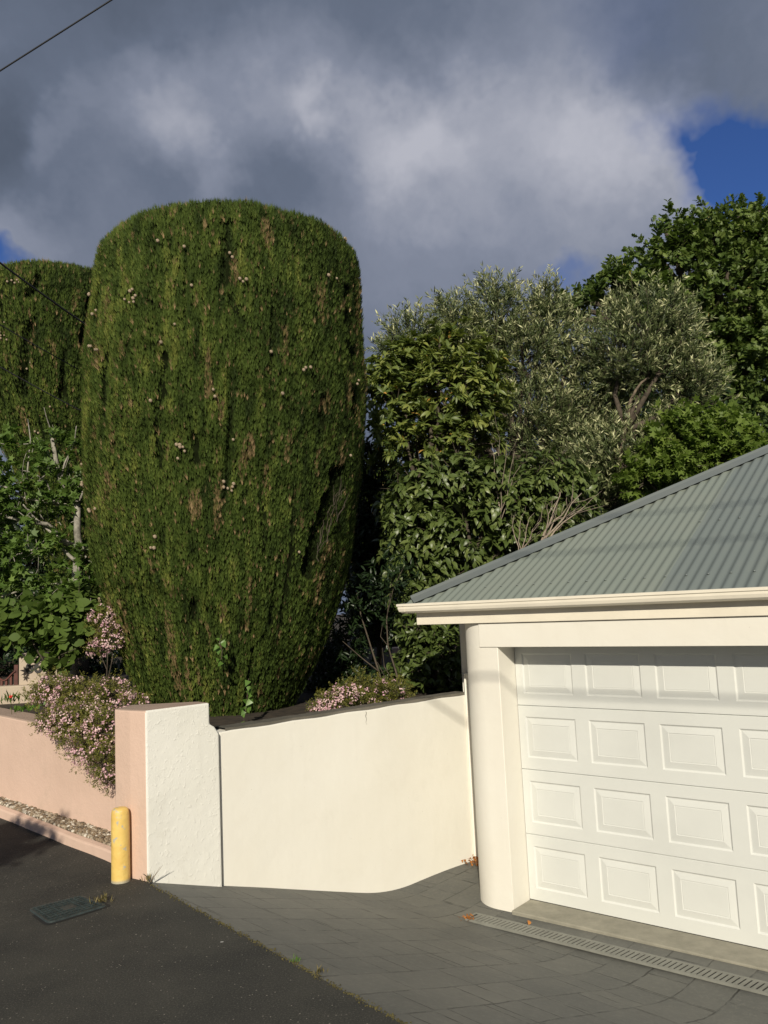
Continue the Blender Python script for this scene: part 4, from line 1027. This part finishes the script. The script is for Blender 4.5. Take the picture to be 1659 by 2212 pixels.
tag(scatter('edge_dirt', T_stone(), P, nrm(rng.normal(size=(n,3))*A3(1,1,.1)), nrm(A3(0,0,1)+rvec(n)*.3), .004+.009*rng.random(n)**2, rng.random(n)*.7, M['weed']), kind='stuff')
for (x, y, sz) in ((157,1812,.03),(75,1824,.02),(325,1764,.0),(126,1877,.018),(475,2035,.014)):
    if sz: tag(scatter('paint_fleck', T_leaf(.5, 0, 0), np.array([atz(x, y, .004)]), np.array([[1.,.1,0]]), np.array([[0,0,1.]]), np.array([sz*1.6]), np.array([1.]), M['petalwhite']), {157:'largest pale paint fleck on asphalt left of the bollard',75:'small pale paint fleck on asphalt left of the larger one',126:'tiny pale paint fleck between kerb and access cover',475:'tiny pale fleck at the driveway edge near the green weeds'}[x], 'fleck')
tmb = T_leaf(.6, .12, .3)
for lab, px, z, sz, nn in (('single orange dry leaf lying on the drain grate', (1142,1998), -.598, .05, 1),):
    p = atz(*px, z); tag(scatter('fallen_leaf', tmb, np.array([p]), np.array([[.3,.8,.5]]), np.array([[.3,-.6,.7]]), np.array([sz]), np.array([.9]), M['dryleaf']), lab, 'leaf')
n = 70; c_ = atz(1021, 1856, -.59); P = c_ + np.c_[rng.normal(size=n)*.06, rng.normal(size=n)*.10, rng.random(n)*.03]
tag(scatter('leaf_litter', tmb, P, nrm(rvec(n)*A3(1,1,.3)), nrm(A3(0,0,1)+rvec(n)*.4), .02+.03*rng.random(n), rng.random(n)*.6, M['dryleaf']), kind='stuff')
n = 40; c_ = atz(1012, 1982, -.6); P = c_ + np.c_[rng.normal(size=n)*.03, rng.normal(size=n)*.03, rng.random(n)*.01]
tag(scatter('drain_litter', tmb, P, nrm(rvec(n)*A3(1,1,.3)), nrm(A3(0,0,1)+rvec(n)*.4), .012+.016*rng.random(n), rng.random(n)*.7, M['dryleaf']), kind='stuff')

# unseen tree added behind the photographer, crown shaped to shade the left asphalt edge
p_ = atz(-30, 1842, 0); AZ0, EL0 = R(-4), R(26.4)
sd_ = A3(math.sin(AZ0)*math.cos(EL0), -math.cos(AZ0)*math.cos(EL0), math.sin(EL0)); cc_ = p_ + sd_*8
sq = empty('shadow_caster_tree', (cc_[0]-.3, cc_[1], 0), 'unseen tree added behind the photographer to shade the asphalt at left', 'tree')
bb = [(cc_, A3(.42,.4,.13)), (cc_ + A3(-.7,0,-.05), A3(.5,.6,.22)), (cc_ + A3(-1.3,.1,.0), A3(.6,.6,.4))]
o_, P, Dd, L = foliage('crown', T_leaf(.5), M['heart'], sq, bb, 620, 14, .2, .10, surf=.2)
limbs('trunk', sq, A3(cc_[0]-.6, cc_[1], 0), bb, P, Dd, L, M['bark'], .05)

# ================================================================ CABLES
def cable(label, a, b_, r_, sag=.15, n=24):
    mb = MB(); a = np.asarray(a, float); b_ = np.asarray(b_, float)
    mb.tube([a + (b_-a)*i/n - A3(0,0,4*sag*(i/n)*(1-i/n)) for i in range(n+1)], r_, 6)
    tag(mb.build('overhead_cable', M['cable'], smooth=True), label, 'cable', 'overhead cables')
cable('overhead cable crossing the top left corner of the sky', atD(-420, 420, 9), atD(420, -114, 8.2), .009, 0)
cable('thick cable sloping down past the far cypress, the highest one', atD(-300, 330, 7.5), atD(240, 738, 10.2), .0125, .06)
cable('thin cable sloping across the far cypress, the middle one', atD(-300, 512, 8.5), atD(168, 797, 10.4), .007, .04)
cable('thin cable sloping across the far cypress, the lowest one', atD(-300, 612, 8.5), atD(186, 893, 10.0), .007, .04)

# ================================================================ LIGHT
AZ = R(-4)                                    # sun behind the camera, a little to the left
EL = R(26.4)
S = A3(math.sin(AZ)*math.cos(EL), -math.cos(AZ)*math.cos(EL), math.sin(EL))     # towards the sun
sl_ = bpy.data.lights.new('sun', 'SUN'); sl_.energy = 4.4; sl_.angle = R(.5); sl_.color = (1, .92, .765)
so = bpy.data.objects.new('sun', sl_); COL.objects.link(so); so.rotation_euler = Vector(S).to_track_quat('Z', 'Y').to_euler()
# street cables behind the photographer, which throw the soft lines on garage and cypress
for (px, py, D_, dist, r_, lab) in ((1060, 1478, 6.9, 11, .0135, 'street cable behind the footpath, first'), (300, 750, 7.1, 12, .0135, 'street cable behind the footpath, second'), (300, 905, 7.05, 12.5, .0135, 'street cable behind the footpath, third')):
    c_ = atD(px, py, D_) + S*dist
    cable(lab, c_ - U*14, c_ + U*14, r_, .0)

w = bpy.data.worlds.new('World'); scn.world = w; w.use_nodes = True; nt = w.node_tree
bg = nt.nodes['Background']; sky = nt.nodes.new('ShaderNodeTexSky'); sky.sky_type = 'NISHITA'; sky.sun_disc = False
sky.sun_elevation = EL; sky.sun_rotation = math.atan2(S[0], S[1]); sky.air_density = 1.0; sky.dust_density = .4; sky.ozone_density = 2.5
bg.inputs['Strength'].default_value = .1
tcn = nt.nodes.new('ShaderNodeTexCoord'); gen = tcn.outputs['Generated']
def wmath(op, a, b=None):
    n_ = nt.nodes.new('ShaderNodeMath'); n_.operation = op
    for i, q in enumerate((a, b)):
        if q is None: continue
        if hasattr(q, 'node'): nt.links.new(q, n_.inputs[i])
        else: n_.inputs[i].default_value = q
    return n_.outputs[0]
# warp the direction with noise so cloud edges are ragged
wn1 = nt.nodes.new('ShaderNodeTexNoise'); wn1.inputs['Scale'].default_value = 5; wn1.inputs['Detail'].default_value = 5; wn1.inputs['Roughness'].default_value = .62
nt.links.new(gen, wn1.inputs['Vector'])
vs_ = N(nt, 'ShaderNodeVectorMath', operation='SUBTRACT'); nt.links.new(wn1.outputs['Color'], vs_.inputs[0]); vs_.inputs[1].default_value = (.5,.5,.5)
vsc = N(nt, 'ShaderNodeVectorMath', operation='SCALE'); nt.links.new(vs_.outputs[0], vsc.inputs[0]); vsc.inputs['Scale'].default_value = .22
va = N(nt, 'ShaderNodeVectorMath', operation='ADD'); nt.links.new(gen, va.inputs[0]); nt.links.new(vsc.outputs[0], va.inputs[1]); wd = va.outputs[0]
def spot(px, py, rad, amt, sx=1., ang=0, blue=False):
    d = ray(px, py); d = d/np.linalg.norm(d)
    # local axes, so a patch of cloud can be long one way
    xx = nrm(np.cross(d, A3(0,0,1))); yy = np.cross(xx, d); a = R(ang)
    x2 = xx*math.cos(a) + yy*math.sin(a); y2 = -xx*math.sin(a) + yy*math.cos(a)
    sb_ = N(nt, 'ShaderNodeVectorMath', operation='SUBTRACT'); nt.links.new(wd, sb_.inputs[0]); sb_.inputs[1].default_value = d
    o1 = N(nt, 'ShaderNodeVectorMath', operation='DOT_PRODUCT'); nt.links.new(sb_.outputs[0], o1.inputs[0]); o1.inputs[1].default_value = x2/sx
    o2 = N(nt, 'ShaderNodeVectorMath', operation='DOT_PRODUCT'); nt.links.new(sb_.outputs[0], o2.inputs[0]); o2.inputs[1].default_value = y2
    o3 = N(nt, 'ShaderNodeVectorMath', operation='DOT_PRODUCT'); nt.links.new(sb_.outputs[0], o3.inputs[0]); o3.inputs[1].default_value = d
    q = wmath('ADD', wmath('ADD', wmath('MULTIPLY', o1.outputs['Value'], o1.outputs['Value']), wmath('MULTIPLY', o2.outputs['Value'], o2.outputs['Value'])), wmath('MULTIPLY', o3.outputs['Value'], o3.outputs['Value']))
    mr = N(nt, 'ShaderNodeMapRange'); mr.interpolation_type = 'SMOOTHERSTEP'; nt.links.new(wmath('SQRT', q), mr.inputs['Value'])
    rr_ = rad/F; mr.inputs['From Min'].default_value = 0; mr.inputs['From Max'].default_value = rr_; mr.inputs['To Min'].default_value = amt if blue else amt*.78; mr.inputs['To Max'].default_value = 0
    return mr.outputs[0]
# brightness of the cloud sheet
n2 = nt.nodes.new('ShaderNodeTexNoise'); n2.inputs['Scale'].default_value = 2.6; n2.inputs['Detail'].default_value = 9; n2.inputs['Roughness'].default_value = .56
nt.links.new(wd, n2.inputs['Vector'])
br = wmath('ADD', wmath('MULTIPLY', wmath('SUBTRACT', n2.outputs[0], .5), 1.0), .33)
for q in ((560,225,240,.50,1.6,5),(300,240,170,.30,1.3,0),(155,330,130,.34,.5,-15),(700,280,110,.30,.7,-20),(920,240,200,.36,1,30),(1180,330,330,.32,1.6,-12),(1450,330,190,.42,1.7,-25),(1150,170,300,.20,1.2,40),(850,340,180,.2,1.6,-10),
          (400,330,150,.22,1,20),(600,370,170,-.34,1.2,-10),(50,330,230,-.40,.8,0),(480,110,360,-.22,2,0),(60,90,200,.10,1,0),(1300,90,260,-.16,1.4,-20),(20,540,120,.40,1.6,0),(1000,560,460,.26,2,0),(1560,120,260,.12,1.5,0)):
    br = wmath('ADD', br, spot(*q))
cr = ramp(nt, br, [(0, (.82,1.02,1.42)), (.30, (1.26,1.52,2.10)), (.60, (2.15,2.40,3.10)), (1, (4.3,4.4,5.0))])
# where the blue shows
bl_ = wmath('MULTIPLY', wmath('SUBTRACT', n2.outputs[0], .5), .5)
for q in ((1665,345,185,1.5,1.5,-28),(1480,80,330,.14,1.5,-30),(1600,250,150,.3,1.4,-30),(0,605,62,1.0,1.4,-10),(1270,650,90,.55,1,0),(1660,440,150,.3,1,0),(1330,20,200,.15,1,0),(1560,330,60,.4,1,0)):
    bl_ = wmath('ADD', bl_, spot(*q, blue=True))
blr = ramp(nt, bl_, [(.10, (0,0,0)), (1.0, (1,1,1))])
skm = mixc(nt, 1.0, sky.outputs[0], (.30,.43,.74), 'MULTIPLY')
mx = mixc(nt, blr.outputs[0], cr.outputs[0], skm)
nt.links.new(mx, bg.inputs['Color'])

# ================================================================ CAMERA
cam = bpy.data.cameras.new('camera'); co = bpy.data.objects.new('camera', cam); COL.objects.link(co); scn.camera = co
cam.sensor_fit = 'VERTICAL'; cam.sensor_height = 24; cam.lens = F/2212*24; cam.clip_end = 1000; cam.clip_start = .05
from mathutils import Matrix
mw = Matrix((( rt[0], upv[0], -fw[0], 0), (rt[1], upv[1], -fw[1], 0), (rt[2], upv[2], -fw[2], CZ), (0,0,0,1)))
co.matrix_world = mw
scn.view_settings.view_transform = 'Standard'; scn.view_settings.look = 'None'; scn.view_settings.exposure = 0.1; scn.view_settings.gamma = 1
scn.render.engine = 'CYCLES'
